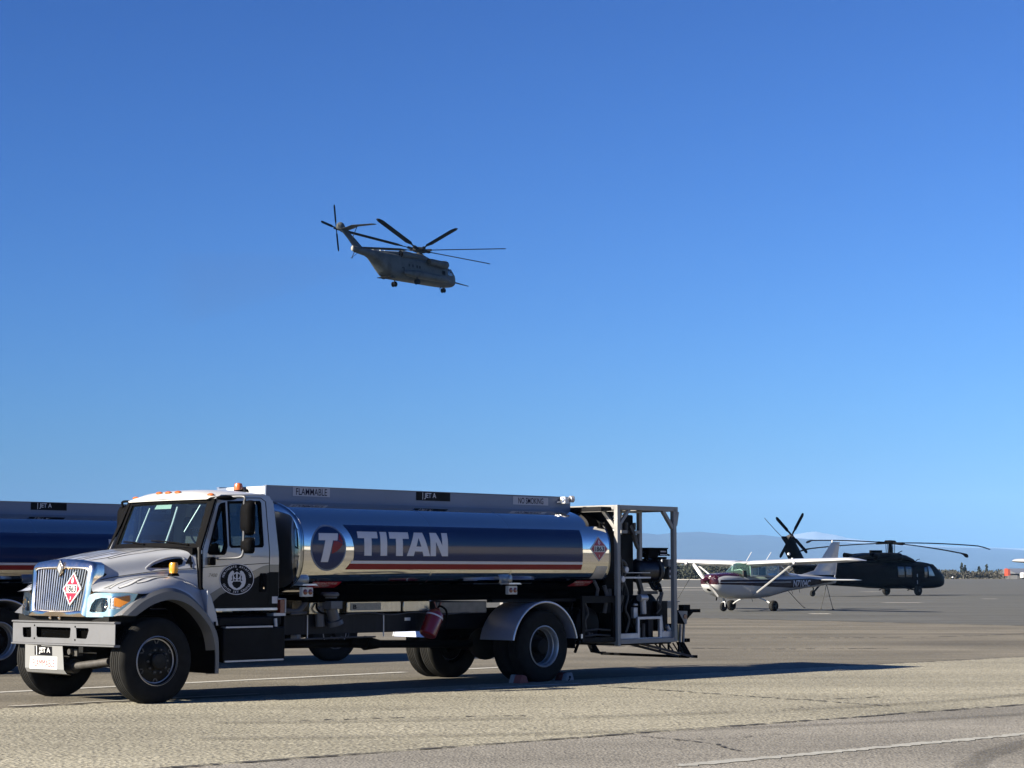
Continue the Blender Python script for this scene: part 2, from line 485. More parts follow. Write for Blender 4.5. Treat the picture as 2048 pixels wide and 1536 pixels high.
# open joints and cracks
ribbon('pavement_joint', [along(Ap, Ad, t) for t in (-60, 0, 8, 20, 60)], .065, .0225, M_joint, .07, .85, .012, .05, 11)  # seam between pavements, with the raised step's shadow painted into the dark ribbon
ribbon('pavement_joint', [along(Bp, Bd, t) for t in (-60, 0, 60)], .08, .0165, M_tar, .08, .6, .006, .3, 12)
ribbon('pavement_crack', [(1.2, 26.5), (1.68, 25.92), (2.25, 25.3), (2.78, 24.56), (3.46, 23.71), (3.96, 23.08), (4.3, 22.6)], .05, .0185, M_joint, .05, .8, .02, .12, 13)
ribbon('pavement_crack', [(3.46, 23.71), (4.0, 23.9), (4.5, 24.3)], .045, .0185, M_joint, .05, .8, .02, .3, 14)
ribbon('pavement_crack', [(5.11, 46.1), (7.6, 46.3), (10.07, 46.81), (13.2, 49.6), (18, 53)], .16, .0125, M_tar, .12, .8, .05, .35, 15)
ribbon('pavement_crack', [(-2.2, 20.4), (-.9, 20.9), (.2, 21.1)], .05, .0185, M_tar, .05, .8, .02, .4, 16)
ribbon('pavement_crack', [(2.0, 41), (4.6, 39.5), (7.6, 39.8)], .14, .0125, M_tar, .1, .8, .04, .4, 18)
ribbon('pavement_crack', [(1.2, 18.4), (1.8, 17.6), (2.0, 16.7)], .03, .0235, M_joint, .05, .8, .02, .4, 17)
ribbon('pavement_joint', [along(Cp, Cd, t) for t in (-80, 80)], .25, .0125, M_tar, .4, .6, .03, .2, 19)
for k in range(7):
    rr = random.Random(50+k); x, y = rr.uniform(-3, 6), rr.uniform(16.5, 22)
    a = rr.uniform(-.5, 1.4); pts = [(x, y)]
    for j in range(4):
        a += rr.uniform(-.5, .5); pts.append((pts[-1][0]+cos(a)*.35, pts[-1][1]+sin(a)*.35))
    ribbon('pavement_crack', pts, .018, .0235, M_tar, .04, .9, .012, .4, 60+k)

# faint tyre marks swinging across the apron
M_tyremark = mat('tyre mark', (.05, .045, .04), .9, 0, alpha=.22, var=.4, vscale=6)
for k, (c0, r0, a0, a1) in enumerate((((-4, 34), 14.0, -1.5, -.35), ((-4, 34), 15.9, -1.5, -.42), ((14, 12), 11, 1.75, 2.9), ((14, 12), 9.2, 1.8, 2.9))):
    ribbon('tyre_mark', [(c0[0]+r0*cos(lerp(a0, a1, i/40)), c0[1]+r0*sin(lerp(a0, a1, i/40))) for i in range(41)], .24, .0265+.0008*k, M_tyremark, .4, .2, .004, .05, 80+k)

# ============================================================ MOUNTAINS
def ridge(name, D, tab, m, depth, rough_, seed, step):
    rnd = random.Random(seed); b = MB(); rows = []
    ph = [rnd.uniform(0, 6.28) for _ in range(12)]
    xs = [tab[0][0]+i*step for i in range(int((tab[-1][0]-tab[0][0])/step)+1)]
    for j, (dy, k) in enumerate([(-depth, 0.0), (-depth*.72, .30), (-depth*.45, .55), (-depth*.2, .82), (0, 1.0), (depth*.4, .6), (depth, 0)]):
        row = []
        for x in xs:
            px = x
            z = interp(tab, px)
            X = (px-1024)/3900*D
            n = sum(sin(X*(2.0**q)*2*pi/(D*.5)+ph[q]+j*1.7)*rough_/(1.6**q) for q in range(1, 8))
            Z = max(0, (1145.5-z)/3900*D)*k + (n*(1 if 0 < j < 4 else .12))*(k > 0) + (1.5 if k else -2)
            row.append(b.v((X+(rnd.uniform(-1, 1)*step*.3/3900*D if 0 < j < 6 else 0), D+dy, Z)))
        rows.append(row)
    for r0, r1 in zip(rows[:-1], rows[1:]):
        for i in range(len(xs)-1): b.f([r0[i], r0[i+1], r1[i+1], r1[i]])
    o = b.build(name, m, smooth=60); return tag(o, kind='structure')
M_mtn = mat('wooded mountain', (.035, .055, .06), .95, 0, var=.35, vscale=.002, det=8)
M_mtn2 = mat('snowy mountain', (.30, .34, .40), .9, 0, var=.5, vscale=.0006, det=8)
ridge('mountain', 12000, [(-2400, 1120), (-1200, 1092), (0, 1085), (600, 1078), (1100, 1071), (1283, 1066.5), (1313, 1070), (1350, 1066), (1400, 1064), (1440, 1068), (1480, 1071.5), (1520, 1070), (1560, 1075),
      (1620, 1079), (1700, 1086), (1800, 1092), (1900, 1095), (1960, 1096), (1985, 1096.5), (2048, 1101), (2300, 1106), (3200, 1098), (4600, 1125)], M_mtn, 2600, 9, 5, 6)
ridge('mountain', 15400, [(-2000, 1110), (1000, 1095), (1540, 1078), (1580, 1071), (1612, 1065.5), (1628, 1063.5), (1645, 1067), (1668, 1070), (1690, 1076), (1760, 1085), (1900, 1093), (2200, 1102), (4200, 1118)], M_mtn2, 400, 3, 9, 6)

# ============================================================ FAR BRUSH, TREES
M_leafA = mat('brush olive', (.050, .058, .036), .9, 0, var=.35, vscale=.6)
M_leafB = mat('brush brown', (.062, .058, .042), .9, 0, var=.3, vscale=.5)
M_leafC = mat('dark evergreen', (.022, .035, .020), .9, 0, var=.4, vscale=1)
M_bark = mat('bark', (.08, .06, .045), .9, 0, var=.3, vscale=3)
def leaf(b, c, s, rnd):
    d = Vector((rnd.uniform(-1, 1), rnd.uniform(-1, 1), rnd.uniform(-.6, 1))).normalized(); _, u, v = basis(d)
    a = rnd.uniform(0, 6.28); u2 = (u*cos(a)+v*sin(a))*s; v2 = (v*cos(a)-u*sin(a))*s*rnd.uniform(.5, 1)
    b.f([b.v(c-u2*.6-v2*.3), b.v(c+v2*-.8+u2*.2), b.v(c+u2+v2*.1), b.v(c+u2*.1+v2)])
def brush(name, x0, x1, yb, n, hfun, m, seed, label):
    rnd = random.Random(seed); b = MB()
    for i in range(n):
        x = rnd.uniform(x0, x1); y = yb+rnd.uniform(-4, 10); h = hfun(x)*rnd.uniform(.55, 1.08); w = rnd.uniform(1.0, 2.6)
        for k in range(int(16+h*11)):
            t = rnd.random()**.8
            c = Vector((x+rnd.gauss(0, .45)*w, y+rnd.gauss(0, .45)*w, .15+t*h*.92))
            leaf(b, c, rnd.uniform(.18, .42), rnd)
    o = b.build(name, m, smooth=0, fix=False); return tag(o, label, 'brush', kind='stuff')
brush('brush', 20, 62, 470, 260, lambda x: 3.6, M_leafA, 21, 'tall olive scrub beyond the small plane at the apron edge')
brush('brush', -220, 180, 492, 1200, lambda x: interp([(-120, 3.2), (60, 3.6), (100, 3.4), (108, 2.6), (112, 2.0), (150, 1.9), (180, 3)], x), M_leafB, 22, 'low brown scrub in a long band across the far side of the apron')
brush('brush', -220, 180, 520, 930, lambda x: interp([(-120, 4.2), (60, 4.6), (102, 3.9), (108, 3.3), (114, 2.4), (150, 2.3), (180, 4)], x), M_leafA, 23, 'grey green woodland band behind the low scrub')
def conifer(x, y, h, r, seed, label):
    t = thing('conifer_tree', label, 'tree', (x, y, 0), 0, 'dark conifers on the far horizon'); rnd = random.Random(seed)
    MB().tube([(0, 0, 0), (.05, 0, h*.5), (0, 0, h*.96)], [.16, .1, .03], 6).build('trunk', M_bark, t)
    b = MB()
    for i in range(int(150*h/5)):
        k = rnd.random()**.8; z = h*(.12+.88*k); rr = r*(1-k)**.85*rnd.uniform(.3, 1.05)+.06; a = rnd.uniform(0, 6.28)
        leaf(b, Vector((rr*cos(a), rr*sin(a), z-rr*.25)), rnd.uniform(.2, .42), rnd)
    b.build('crown', M_leafC, t, smooth=0, fix=False)
conifer(113.9, 496, 3.9, .8, 31, 'tallest dark conifer on the horizon, left one of a close pair')
conifer(114.9, 497, 3.4, .75, 32, 'dark conifer touching the right of the tallest one on the horizon')
conifer(119.0, 499, 3.1, .55, 33, 'small dark pointed conifer, left of a spaced pair')
conifer(120.9, 499, 3.5, .5, 34, 'thin dark spire conifer, right of a spaced pair')

# ---- far marker board, low hangar, little white things
mb = thing('marker_board', 'orange red marker board standing at the far edge of the apron', 'sign', (107.2, 424, 0), radians(-12))
M_orange = mat('orange red board', (.62, .085, .03), .6, 0, var=.1)
b = MB(); b.box(-.62, .18, -.06, .06, .85, 2.35); b.prism([(-.62, 2.35), (.18, 2.35), (-.2, 2.5)], 'xz', -.06, .06); b.build('board', M_orange, mb)
MB().box(.185, .62, -.02, .3, .95, 2.3).build('side_panel', mat('dark red board', (.26, .03, .02), .7), mb)
for x in (-.5, .5): MB().box(x-.04, x+.04, -.04, .04, 0, .95).build('leg', M_bark, mb)
hg = thing('hangar', 'long low grey roofed building at the right edge of the far apron', 'building', (141, 486, 0), 0)
b = MB(); b.prism([(-9, 0), (9, 0), (9, 1.3), (-9, 1.3)], 'yz', -18, 18); b.build('wall', mat('grey wall', (.12, .12, .125), .8, var=.15, vscale=.4), hg)
b = MB(); b.prism([(-9.6, 1.3), (9.6, 1.3), (9.6, 1.45), (0, 2.6), (-9.6, 1.45)], 'yz', -18.6, 18.6); b.build('roof', mat('pale roof', (.24, .25, .27), .5, .2, var=.1, vscale=.3), hg)
for x in (-14, -8, -2, 4, 10): MB().box(x-.9, x+.9, -9.06, -9.0, .1, 1.05).build('door', mat('dark door', (.03, .03, .035), .6), hg)
mk = thing('runway_light', 'small white marker light on the far apron edge right of the black helicopter', 'light', (106.6, 474, 0))
b = MB(); b.lathe([(.28, 0), (.28, .08), (.2, .12), (.2, .3)], (0, 0, 0), (0, 0, 1), 12); b.build('base', M_blackm, mk)
b = MB(); b.sphere((0, 0, .42), .26, 12, 8, (1, 1, .8)); b.build('lamp_head', M_signwhite, mk)
def van(x, y, rz, label):
    t = thing('parked_van', label, 'van', (x, y, 0), rz, 'tiny white vehicles at the far right')
    b = MB(); b.prism([(-1.9, .3), (1.9, .3), (1.95, .8), (1.5, .95), (1.1, 1.55), (-1.8, 1.6), (-1.95, 1.2)], 'xz', -.85, .85); b.build('body', M_white, t, bevel=.05)
    for s in (-.86, .86): MB().prism([(1.0, 1.0), (.75, 1.45), (-1.6, 1.48), (-1.6, 1.0)], 'xz', s-.01, s+.01).build('window', M_black, t)
    for wx in (-1.2, 1.25):
        for s in (-1, 1): MB().cyl((wx, s*.86, .32), (wx, s*.66, .32), .32, n=14).build('wheel', M_rubber, t)
    return t
van(124.0, 470, .2, 'tiny white parked vehicle below the low building at the far right')
van(127.8, 468, .1, 'white vehicle cut by the right edge of the photo on the far apron')

# ---- long pale hangar out of frame to the right: it is what the polished tanks mirror at the horizon
hg = thing('hangar', 'long cream hangar out of frame to the right, mirrored in the polished tank', 'building', (235, 40, 0), 0)
b = MB(); b.box(-20, 20, -110, 110, 0, 8.5); b.build('wall', mat('cream wall', (1.0, .94, .78), .7, var=.06, vscale=.3), hg)
b = MB(); b.prism([(-21, 8.5), (21, 8.5), (0, 12.5)], 'xz', -112, 112); b.build('roof', mat('grey roof', (.35, .36, .37), .6), hg)
for k in range(7): MB().box(-20.15, -20.02, -100+k*29, -82+k*29, 0, 6.5).build('door', mat('pale hangar door', (.70, .70, .66), .6, var=.1, vscale=.5), hg)
# ---- exhaust smoke trailing from the flying helicopter
def smoke():
    b = MB(); b.tube([(-19.2, 257, 41.8), (-24, 250, 40.6), (-32, 240, 38.0), (-40, 231, 35.2)], [.7, 1.8, 3.4, 4.6], 16)
    m = bpy.data.materials.new('exhaust smoke'); m.use_nodes = True; nt = m.node_tree; nt.nodes.clear()
    out = nt.nodes.new('ShaderNodeOutputMaterial'); v = nt.nodes.new('ShaderNodeVolumePrincipled')
    v.inputs['Color'].default_value = (.12, .12, .12, 1); v.inputs['Density'].default_value = .007
    nt.links.new(v.outputs[0], out.inputs['Volume'])
    tag(b.build('exhaust_smoke', m, smooth=60), 'faint brown exhaust smoke trailing left of the flying helicopter', 'smoke', kind='stuff')
smoke()
# ---- air: haze box
def haze():
    b = MB(); b.box(-13500, 17000, -600, 18000, -1, 700)
    m = bpy.data.materials.new('haze'); m.use_nodes = True; nt = m.node_tree; nt.nodes.clear()
    out = nt.nodes.new('ShaderNodeOutputMaterial'); v = nt.nodes.new('ShaderNodeVolumePrincipled')
    v.inputs['Color'].default_value = (.185, .37, .69, 1); v.inputs['Density'].default_value = 6.2e-5; v.inputs['Anisotropy'].default_value = -0.4
    nt.links.new(v.outputs[0], out.inputs['Volume'])
    o = b.build('haze', m, smooth=0); return tag(o, kind='stuff')
haze()
# ============================================================ FUEL TRUCK (local x runs rearward, y=-1.2 is the driver's side)
def wheel(parent, cx, y, side, w=.27, front=True, R=.505):
    """side -1: outer face towards -y"""
    inn = (0, -side, 0)
    o = (cx, y, R)
    def L(prof): return MB().lathe(prof, o, inn, 48)
    if front:
        b = MB(); b.lathe([(.288, .055), (.290, .012), (.283, .006), (.276, .014), (.268, .05), (.255, .062), (.235, .060), (.19, .030), (.165, .022), (.16, .018), (.105, .016), (.10, -.035), (.085, -.05), (.04, -.053), (.001, -.053)], o, inn, 48, caps=False)
        b.lathe([(.288, .055), (.27, w-.05), (.288, w-.012)], o, inn, 48, caps=False)
        rim = b.build('wheel', M_rimdark, parent, 30)
        b = MB()
        b.lathe([(.283, .004), (.292, .010), (.290, .020), (.274, .018), (.276, .006)], o, inn, 48, caps=False)
        b.lathe([(.262, .052), (.256, .056), (.25, .058)], o, inn, 48, caps=False)
        b.build('rim_edge', M_alud, rim, 30)
        b = MB()
        for k in range(6):
            a = 2*pi*k/6+.5
            c = Vector((cx+cos(a)*.222, y-side*(.047), R+sin(a)*.222)); t = Vector((-sin(a), 0, cos(a))); r_ = Vector((cos(a), 0, sin(a)))
            yy = Vector((0, side*.004, 0))
            for s in (-1, 1): b.bar(c+t*.030*s+r_*.018+yy, c+t*.006*s-r_*.022+yy, .012, .010, up=(0, 1, 0))
        for k in range(10):
            a = 2*pi*k/10; c = Vector((cx+cos(a)*.135, y-side*.018, R+sin(a)*.135))
            b.cyl(c, c+Vector((0, side*.028, 0)), .014, .012, 6)
        b.build('hub_nuts', M_nut, rim, 30)
    else:
        b = MB(); b.lathe([(.292, .014), (.290, .004), (.282, .002), (.275, .012), (.268, .04), (.262, .075), (.252, .085), (.247, .15), (.235, .165)], o, inn, 48, caps=False)
        rim = b.build('wheel', M_rimsilver, parent, 30)
        b = MB(); b.lathe([(.238, .160), (.20, .175), (.15, .165), (.14, .150), (.115, .148), (.11, .06), (.10, .03), (.06, .022), (.001, .02)], o, inn, 40, caps=False)
        for k in range(10):
            a = 2*pi*k/10+.2; c = Vector((cx+cos(a)*.172, y-side*.16, R+sin(a)*.172))
            b.cyl(c, c+Vector((0, side*.03, 0)), .014, .012, 6)
        b.build('hub', M_grease, rim, 30)
    g = .013
    pr = [(.286, .05), (.286, .02), (.30, .008), (.345, .0), (.40, -.002), (.445, .004), (.475, .016), (.492, .030), (.503, .044)]
    n = 5; t0, t1 = .044, w-.044; step = (t1-t0)/n
    for i in range(n):
        a = t0+i*step; e = a+step
        pr += [(R, a+(.006 if i else 0)), (R, e-(.006 if i < n-1 else 0))]
        if i < n-1: pr += [(R-g, e-.004), (R-g, e+.004)]
    pr += [(.503-.000, w-.044), (.492, w-.03), (.475, w-.016), (.40, w+.002), (.30, w-.008), (.286, w-.02), (.286, w-.05)]
    MB().lathe(pr, o, inn, 64, caps=False).build('tyre', M_rubber, rim, 28)
    return rim
M_rimdark = mat('dark painted steel wheel', (.012, .012, .011), .55, .1, spec=.2, var=.3, vscale=8, dirt=.5, dirtcol=(.09, .08, .065), dscale=7)
M_rimsilver = mat('silver wheel rim', (.40, .42, .44), .42, .6, var=.1, dirt=.3, dirtcol=(.15, .14, .12), dscale=6)
M_nut = mat('dull steel nuts', (.15, .145, .13), .6, .3, var=.2)
M_tank = mat('polished tank aluminium', (.60, .59, .57), .05, 1.0, var=.03, vscale=.7, bump=.06, bscale=1.5, rvar=.02, aniso=(.35, 1, 1.6))
M_tankhead = mat('polished dished head', (.30, .31, .32), .07, 1.0, bump=.06, bscale=3)
M_rail = mat('walkway trough aluminium', (.23, .285, .40), .45, .15, var=.06, vscale=1.2, bump=.03, bscale=30)  # blue of the reflected sky is put into the base colour
M_flame = mat('flame outline', (.12, .125, .13), .35, .1, coat=.4)
M_flamew = mat('flame fill', (.85, .86, .87), .28, .1, coat=.6)
M_swoosh = mat('grey swoosh paint', (.165, .175, .185), .3, .3, coat=.6)
M_fl = mat('dull grey fender flare', (.19, .20, .215), .42, .1, var=.06, coat=.2, dirt=.25, dirtcol=(.13, .12, .10))

HW, HH, TZ, TN = 1.20, .62, 1.865, 2.5
TNB = 3.3      # the belly is squarer than the crown
def tank_y(z):
    k = min(1, abs(z-TZ)/HH); n_ = TN if z > TZ else TNB; return HW*(1-k**n_)**(1/n_)
def ell(x, fw=1.0, fh=None, n=64, ex=TN):
    fh = fw if fh is None else fh; r = []
    for i in range(n):
        a = 2*pi*i/n; c, s = cos(a), sin(a); ex = TN if s > 0 else TNB
        r.append((x, HW*fw*abs(c)**(2/ex)*(1 if c > 0 else -1), TZ+HH*fh*abs(s)**(2/ex)*(1 if s > 0 else -1)))
    return r
def tside(s, off=.003):
    def fn(u, v): return Vector((u, s*(tank_y(v)+off), v))
    return fn

def build_truck(loc, rz, label):
    T = thing('fuel_truck', label, 'truck', loc, rz)
    # ---------------- tank
    b = MB()
    xs = [2.14, 2.145, 2.20, 2.9, 3.6, 4.30, 4.34, 4.352, 4.36, 4.368, 4.38, 4.42, 5.1, 5.80, 5.84, 5.852, 5.86, 5.868, 5.88, 5.92, 6.6, 7.2, 7.80, 7.86, 7.87]
    b.rings([ell(x, 1.0-(.004 if x in (4.36, 5.86) else 0)-(.012 if x in (2.14, 7.87) else 0)) for x in xs], cap0=False, cap1=False)
    tank = b.build('tank', M_tank, T, 40)
    for x0, d in ((2.14, -1), (7.87, 1)):
        b = MB(); rr = [ell(x0+d*dx, f) for dx, f in ((0, .995), (.02, 1.0), (.035, .992), (.05, .965), (.075, .90), (.11, .78), (.14, .6), (.16, .4), (.17, .15))]
        b.rings(rr, cap0=False, cap1=True); b.build('tank_head', M_tankhead, tank, 40)
    b = MB()
    for x in (3.1, 5.1, 7.3):      # saddles under the shell
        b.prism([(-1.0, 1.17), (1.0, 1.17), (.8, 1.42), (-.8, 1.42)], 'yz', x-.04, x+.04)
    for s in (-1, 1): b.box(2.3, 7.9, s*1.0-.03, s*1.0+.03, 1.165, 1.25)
    for s in (-1, 1): b.box(2.32, 7.88, s*.92-.01, s*.92+.01, 1.25, 1.375)  # added black strips darken the belly, hiding its ground reflection and gaps
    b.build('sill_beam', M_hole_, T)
    for s in (-1, 1):
        fn = tside(s, .003); fn2 = tside(s, .005); C = 3.03+4.62
        flip = (lambda u: u) if s < 0 else None
        # blue band with curved front edge
        cc = (2.54, 1.85); arc = []
        for k in range(13):
            z = 2.15-(2.15-1.69)*k/12; R2 = .47
            dz = max(-R2, min(R2, z-1.83)); arc.append((2.48+sqrt(max(0, .49**2-(z-1.80)**2)), z))
        arc[0] = (2.83, 2.15)
        band = arc+[(7.29, 1.69), (7.29, 2.15)]
        decal(poly2d([[band]]), fn, 'livery_band', M_navy, tank, (.3, .03))
        decal(poly2d([[[(2.935, 1.688), (7.292, 1.688), (7.292, 1.653), (2.915, 1.653)]]]), fn, 'livery_stripe', M_vwhite, tank, (.3, .03), label='thin white stripe under the blue band')
        decal(poly2d([[[(2.905, 1.650), (7.29, 1.650), (7.285, 1.577), (2.845, 1.577)]]]), fn, 'livery_stripe', M_vred, tank, (.3, .03), label='dark red stripe under the blue band')
        # TITAN in heavy block capitals
        zt, zb = 2.065, 1.755
        def LT(x, w, st): return [(x, zt), (x+w, zt), (x+w, zt-.085), (x+w/2+st/2, zt-.085), (x+w/2+st/2, zb), (x+w/2-st/2, zb), (x+w/2-st/2, zt-.085), (x, zt-.085)]
        g = [[LT(3.03, .34, .125)], [[(3.415, zt), (3.53, zt), (3.53, zb), (3.415, zb)]], [LT(3.575, .34, .12)],
             [[(4.02, zt), (4.17, zt), (4.295, zb), (4.175, zb), (4.155, zb+.06), (4.02, zb+.06), (4.0, zb), (3.875, zb)], [(4.09, zt-.07), (4.045, zb+.125), (4.135, zb+.125)]],
             [[(4.30, zt), (4.42, zt), (4.515, zt-.17), (4.515, zt), (4.62, zt), (4.62, zb), (4.51, zb), (4.40, zb+.19), (4.40, zb), (4.30, zb)]]]
        if s > 0: g = [[[(C-u, v) for u, v in l] for l in q] for q in g]
        decal(poly2d(g), fn2, 'lettering', M_vwhite, tank, (.3, .03))
        # round badge: pale ring, navy disc, white T, red slashes
        mr = (lambda l: l) if s < 0 else (lambda l: [(2*cc[0]-u, v) for u, v in l])
        decal(poly2d([[circle(cc[0], cc[1], .292, 56)]]), tside(s, .0025), 'logo_badge', M_rail, tank, (.1, .03))
        bd = decal(poly2d([[circle(cc[0], cc[1], .272, 56)]]), tside(s, .0045), 'logo_badge', M_navy, tank, (.1, .03))
        tt = [(2.385, 2.035), (2.705, 2.035), (2.685, 1.945), (2.61, 1.945), (2.535, 1.67), (2.415, 1.67), (2.485, 1.945), (2.375, 1.945)]
        decal(poly2d([[mr(tt)]]), tside(s, .0065), 'logo_letter', M_vwhite, tank, (.1, .03))
        rs = [[[(2.70, 1.955), (2.725, 1.955+.08), (2.775, 1.93), (2.765, 1.915)]], [[(2.625, 1.935), (2.70, 1.935), (2.775, 1.90), (2.735, 1.855), (2.665, 1.80), (2.59, 1.775), (2.60, 1.86)]]]
        decal(poly2d([[mr(q[0])] for q in rs]), tside(s, .0060), 'logo_flash', M_vred, tank, (.1, .03))
        # placard and red shut off labels
        placard(tank, lambda u, v, k: tside(s, .004+.002*k)(7.64+(u if s < 0 else -u), 1.88+v), .19, .183)
        for xc, wid in ((2.62, .52), (7.46, .44)):
            decal(poly2d([[[(xc-wid/2, 1.325), (xc+wid/2-.02, 1.325), (xc+wid/2, 1.42), (xc-wid/2+.06, 1.42)]]]), fn, 'warning_label', M_signred, tank, (.2, .02))
            for i, (tx, ww, zz) in enumerate((('EMERGENCY FUEL', wid*.80, 1.398), ('SHUTOFF', wid*.42, 1.365))):
                q = text2d(tx, ww, .026, .01, .25); xf(q, 0, 0, 1 if s < 0 else -1, 1); xf(q, xc, zz)
                decal(q, fn2, 'lettering', M_vwhite, tank, (.1, .02))
        decal(poly2d([[[(7.55, 1.45), (7.82, 1.45), (7.84, 1.63), (7.60, 1.63)]]]), fn, 'patch_panel', M_alud, tank, (.2, .03))
        # marker light boxes
        for x in (2.24, 5.90):
            b = MB(); b.box(x-.085, x+.085, s*1.10, s*1.165, 1.235, 1.355); box_ = b.build('marker_light', M_white, T, bevel=.006)
            b = MB(); b.prism([(x-.12, 1.375), (x+.14, 1.375), (x+.10, 1.395), (x-.10, 1.395)], 'xz', s*1.02, s*1.20); b.build('visor', M_alu, box_)
            for dx, mm in ((-.04, M_redlens), (.042, M_redlens)):
                MB().lathe([(.036, 0), (.034, .006), (.02, .012), (.001, .014)], (x+dx, s*1.165, 1.295), (0, s, 0), 20, caps=False).build('lens', mm, box_)
    # ---------------- walkway trough
    b = MB()
    for s in (-1, 1):
        b.box(2.06, 7.76, s*.50-.02, s*.50+.02, 2.425, 2.645)
    b.box(2.06, 2.10, -.48, .48, 2.425, 2.64); b.box(7.72, 7.76, -.48, .48, 2.425, 2.64)
    b.box(2.10, 7.72, -.48, .48, 2.49, 2.50)
    for s in (-1, 1): b.box(2.06, 7.76, s*.50-.032, s*.50+.032, 2.645, 2.655)
    rail = b.build('walkway_rail', M_rail, T, bevel=.003)
    MB().box(2.055, 2.062, -.50, .30, 2.54, 2.642).build('sunlit_end_panel', M_white, rail)  # white sheet paints the sunlit front face of the trough
    for x in (3.0, 4.4, 5.8, 7.0):
        MB().lathe([(.24, 0), (.24, .05), (.20, .07), (.20, .09), (.001, .10)], (x, 0, 2.5), (0, 0, 1), 24).build('manhole_lid', M_alud, rail)
    for s in (-1, 1):
        def rf(u, v, off=.0245): return Vector((u, s*(.50+off), v))
        fx = (lambda x: x) if s < 0 else (lambda x: 10.3-x)
        for tx, x0, x1, m1, m2, z0, tw in (('FLAMMABLE', 2.50, 3.12, None, M_textblue, 2.585, .52), ('NO SMOKING', 6.55, 7.28, None, M_textblue, 2.575, .52), ('JET A', 4.66, 5.30, M_signblack, M_vwhite, 2.588, .22)):
            xa, xb = sorted((fx(x0), fx(x1))); xm = (xa+xb)/2
            b = MB(); b.box(xa, xb, *sorted((s*.5205, s*.524)), z0-.062 if tx == 'JET A' else z0-.058, z0+.058)
            sg = b.build('sign_plate', m1 or M_rail2, rail)
            dxx = (-.06 if s < 0 else .06) if tx == 'JET A' else 0
            q = text2d(tx, tw, .088, .012 if tx != 'FLAMMABLE' else .006); xf(q, 0, 0, 1 if s < 0 else -1, 1); xf(q, xm+dxx, z0)
            decal(q, lambda u, v: rf(u, v, .0255), 'lettering', m2, rail)
            if tx == 'JET A':
                q = poly2d([[[(xm+dxx-s*-1*.145, z0-.05), (xm+dxx-s*-1*.135, z0-.05), (xm+dxx-s*-1*.135, z0+.05), (xm+dxx-s*-1*.145, z0+.05)]]])
                decal(q, lambda u, v: rf(u, v, .0255), 'divider', M_vwhite, rail)
    # work lamp on the trough end
    b = MB(); b.obox((7.58, -.58, 2.60), (.13, .09, .10), (0, 0, .2)); b.cyl((7.66, -.60, 2.62), (7.72, -.62, 2.62), .05, .05, 14); b.bar((7.45, -.53, 2.57), (7.6, -.56, 2.58), .03)
    wl = b.build('work_lamp', M_alud, T, bevel=.006)
    MB().lathe([(.042, 0), (.03, .01), (.001, .014)], (7.52, -.60, 2.60), (-.9, -.4, 0), 16, caps=False).build('lens', M_lamp, wl)
    # orange beacon at the front of the trough
    b = MB(); b.cyl((1.98, -.05, 2.53), (1.98, -.05, 2.60), .05, .06, 16); b.bar((1.98, -.05, 2.53), (2.06, -.05, 2.50), .03); b.box(2.0, 2.07, -.16, -.06, 2.54, 2.61)
    be = b.build('beacon', M_blackm, T)
    MB().lathe([(.058, 0), (.058, .05), (.045, .085), (.001, .095)], (1.98, -.05, 2.60), (0, 0, 1), 18, caps=False).build('lens', M_amber2, be)

    # ---------------- chassis
    b = MB()
    for s in (-1, 1):
        b.box(-.35, 8.0, s*.44-.04, s*.44+.04, .76, 1.02)
    for x in (-.2, 1.0, 2.6, 4.2, 5.2, 7.4): b.box(x-.05, x+.05, -.4, .4, .80, .98)
    b.build('chassis_rail', M_blackm, T, bevel=.004)
    b = MB()   # closed pump boxes and skirts between cab and rear axle
    for s in (-1, 1):
        b.box(2.08, 4.72, s*.86-.03, s*.86+.03, .755, 1.0)
        b.box(2.07, 2.10, s*.5, s*.86, .70, 1.0)
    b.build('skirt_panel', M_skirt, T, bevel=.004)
    b = MB()
    for x in (2.46, 3.75, 4.70): b.box(x-.008, x+.008, -.897, -.889, .70, 1.0)
    b.build('panel_seam', M_alud, T)
    # bright tank underframe boxes
    for x0, x1, z0, z1 in ((2.42, 2.92, 1.01, 1.165), (3.04, 3.98, 1.02, 1.165), (4.02, 4.50, 1.02, 1.165)):
        for s in (-1, 1):
            MB().box(x0, x1, *sorted((s*.62, s*.98)), z0, z1).build('cabinet', M_cab2, T, bevel=.01)
    cb = MB().box(3.10, 3.62, -.986, -.981, 1.05, 1.145).build('nameplate', mat('brass grey plate', (.20, .19, .16), .5, .4, var=.2, vscale=30), T)
    decal(xf(text2d('B', .06, .06, .03), 3.17, 1.095), lambda u, v: Vector((u, -.9885, v)), 'lettering', M_signblack, cb)
    b = MB(); b.box(4.60, 5.55, -1.0, -.55, .985, 1.145); b.build('pump_cabinet', M_pumpcab, T, bevel=.01)
    b = MB(); b.bar((4.55, -1.01, 1.15), (4.62, -1.012, .99), .014); b.bar((4.68, -1.01, 1.14), (4.60, -1.012, 1.0), .012); b.build('red_strap', M_red, T)
    b = MB(); b.tube(smooth_path([(3.0, -1.0, 1.0), (3.4, -1.0, 1.015), (3.8, -1.0, .985), (4.2, -1.0, 1.01), (4.7, -1.0, .975), (5.2, -1.0, 1.0)], 4), .008, 6)
    b.tube(smooth_path([(2.0, -.95, .70), (2.5, -.98, .70), (3.0, -.98, .705), (3.6, -.9, .70)], 4), .012, 6)
    b.tube([(2.1, -1.0, 1.02), (2.35, -1.0, 1.03)], .02, 8); b.tube(smooth_path([(2.05, -.96, 1.06), (2.22, -.98, 1.05), (2.32, -.98, 1.12), (2.36, -.98, 1.16)], 5), .035, 10)
    b.build('pipe', M_galv, T)
    b = MB()   # filter sump hanging under the tank
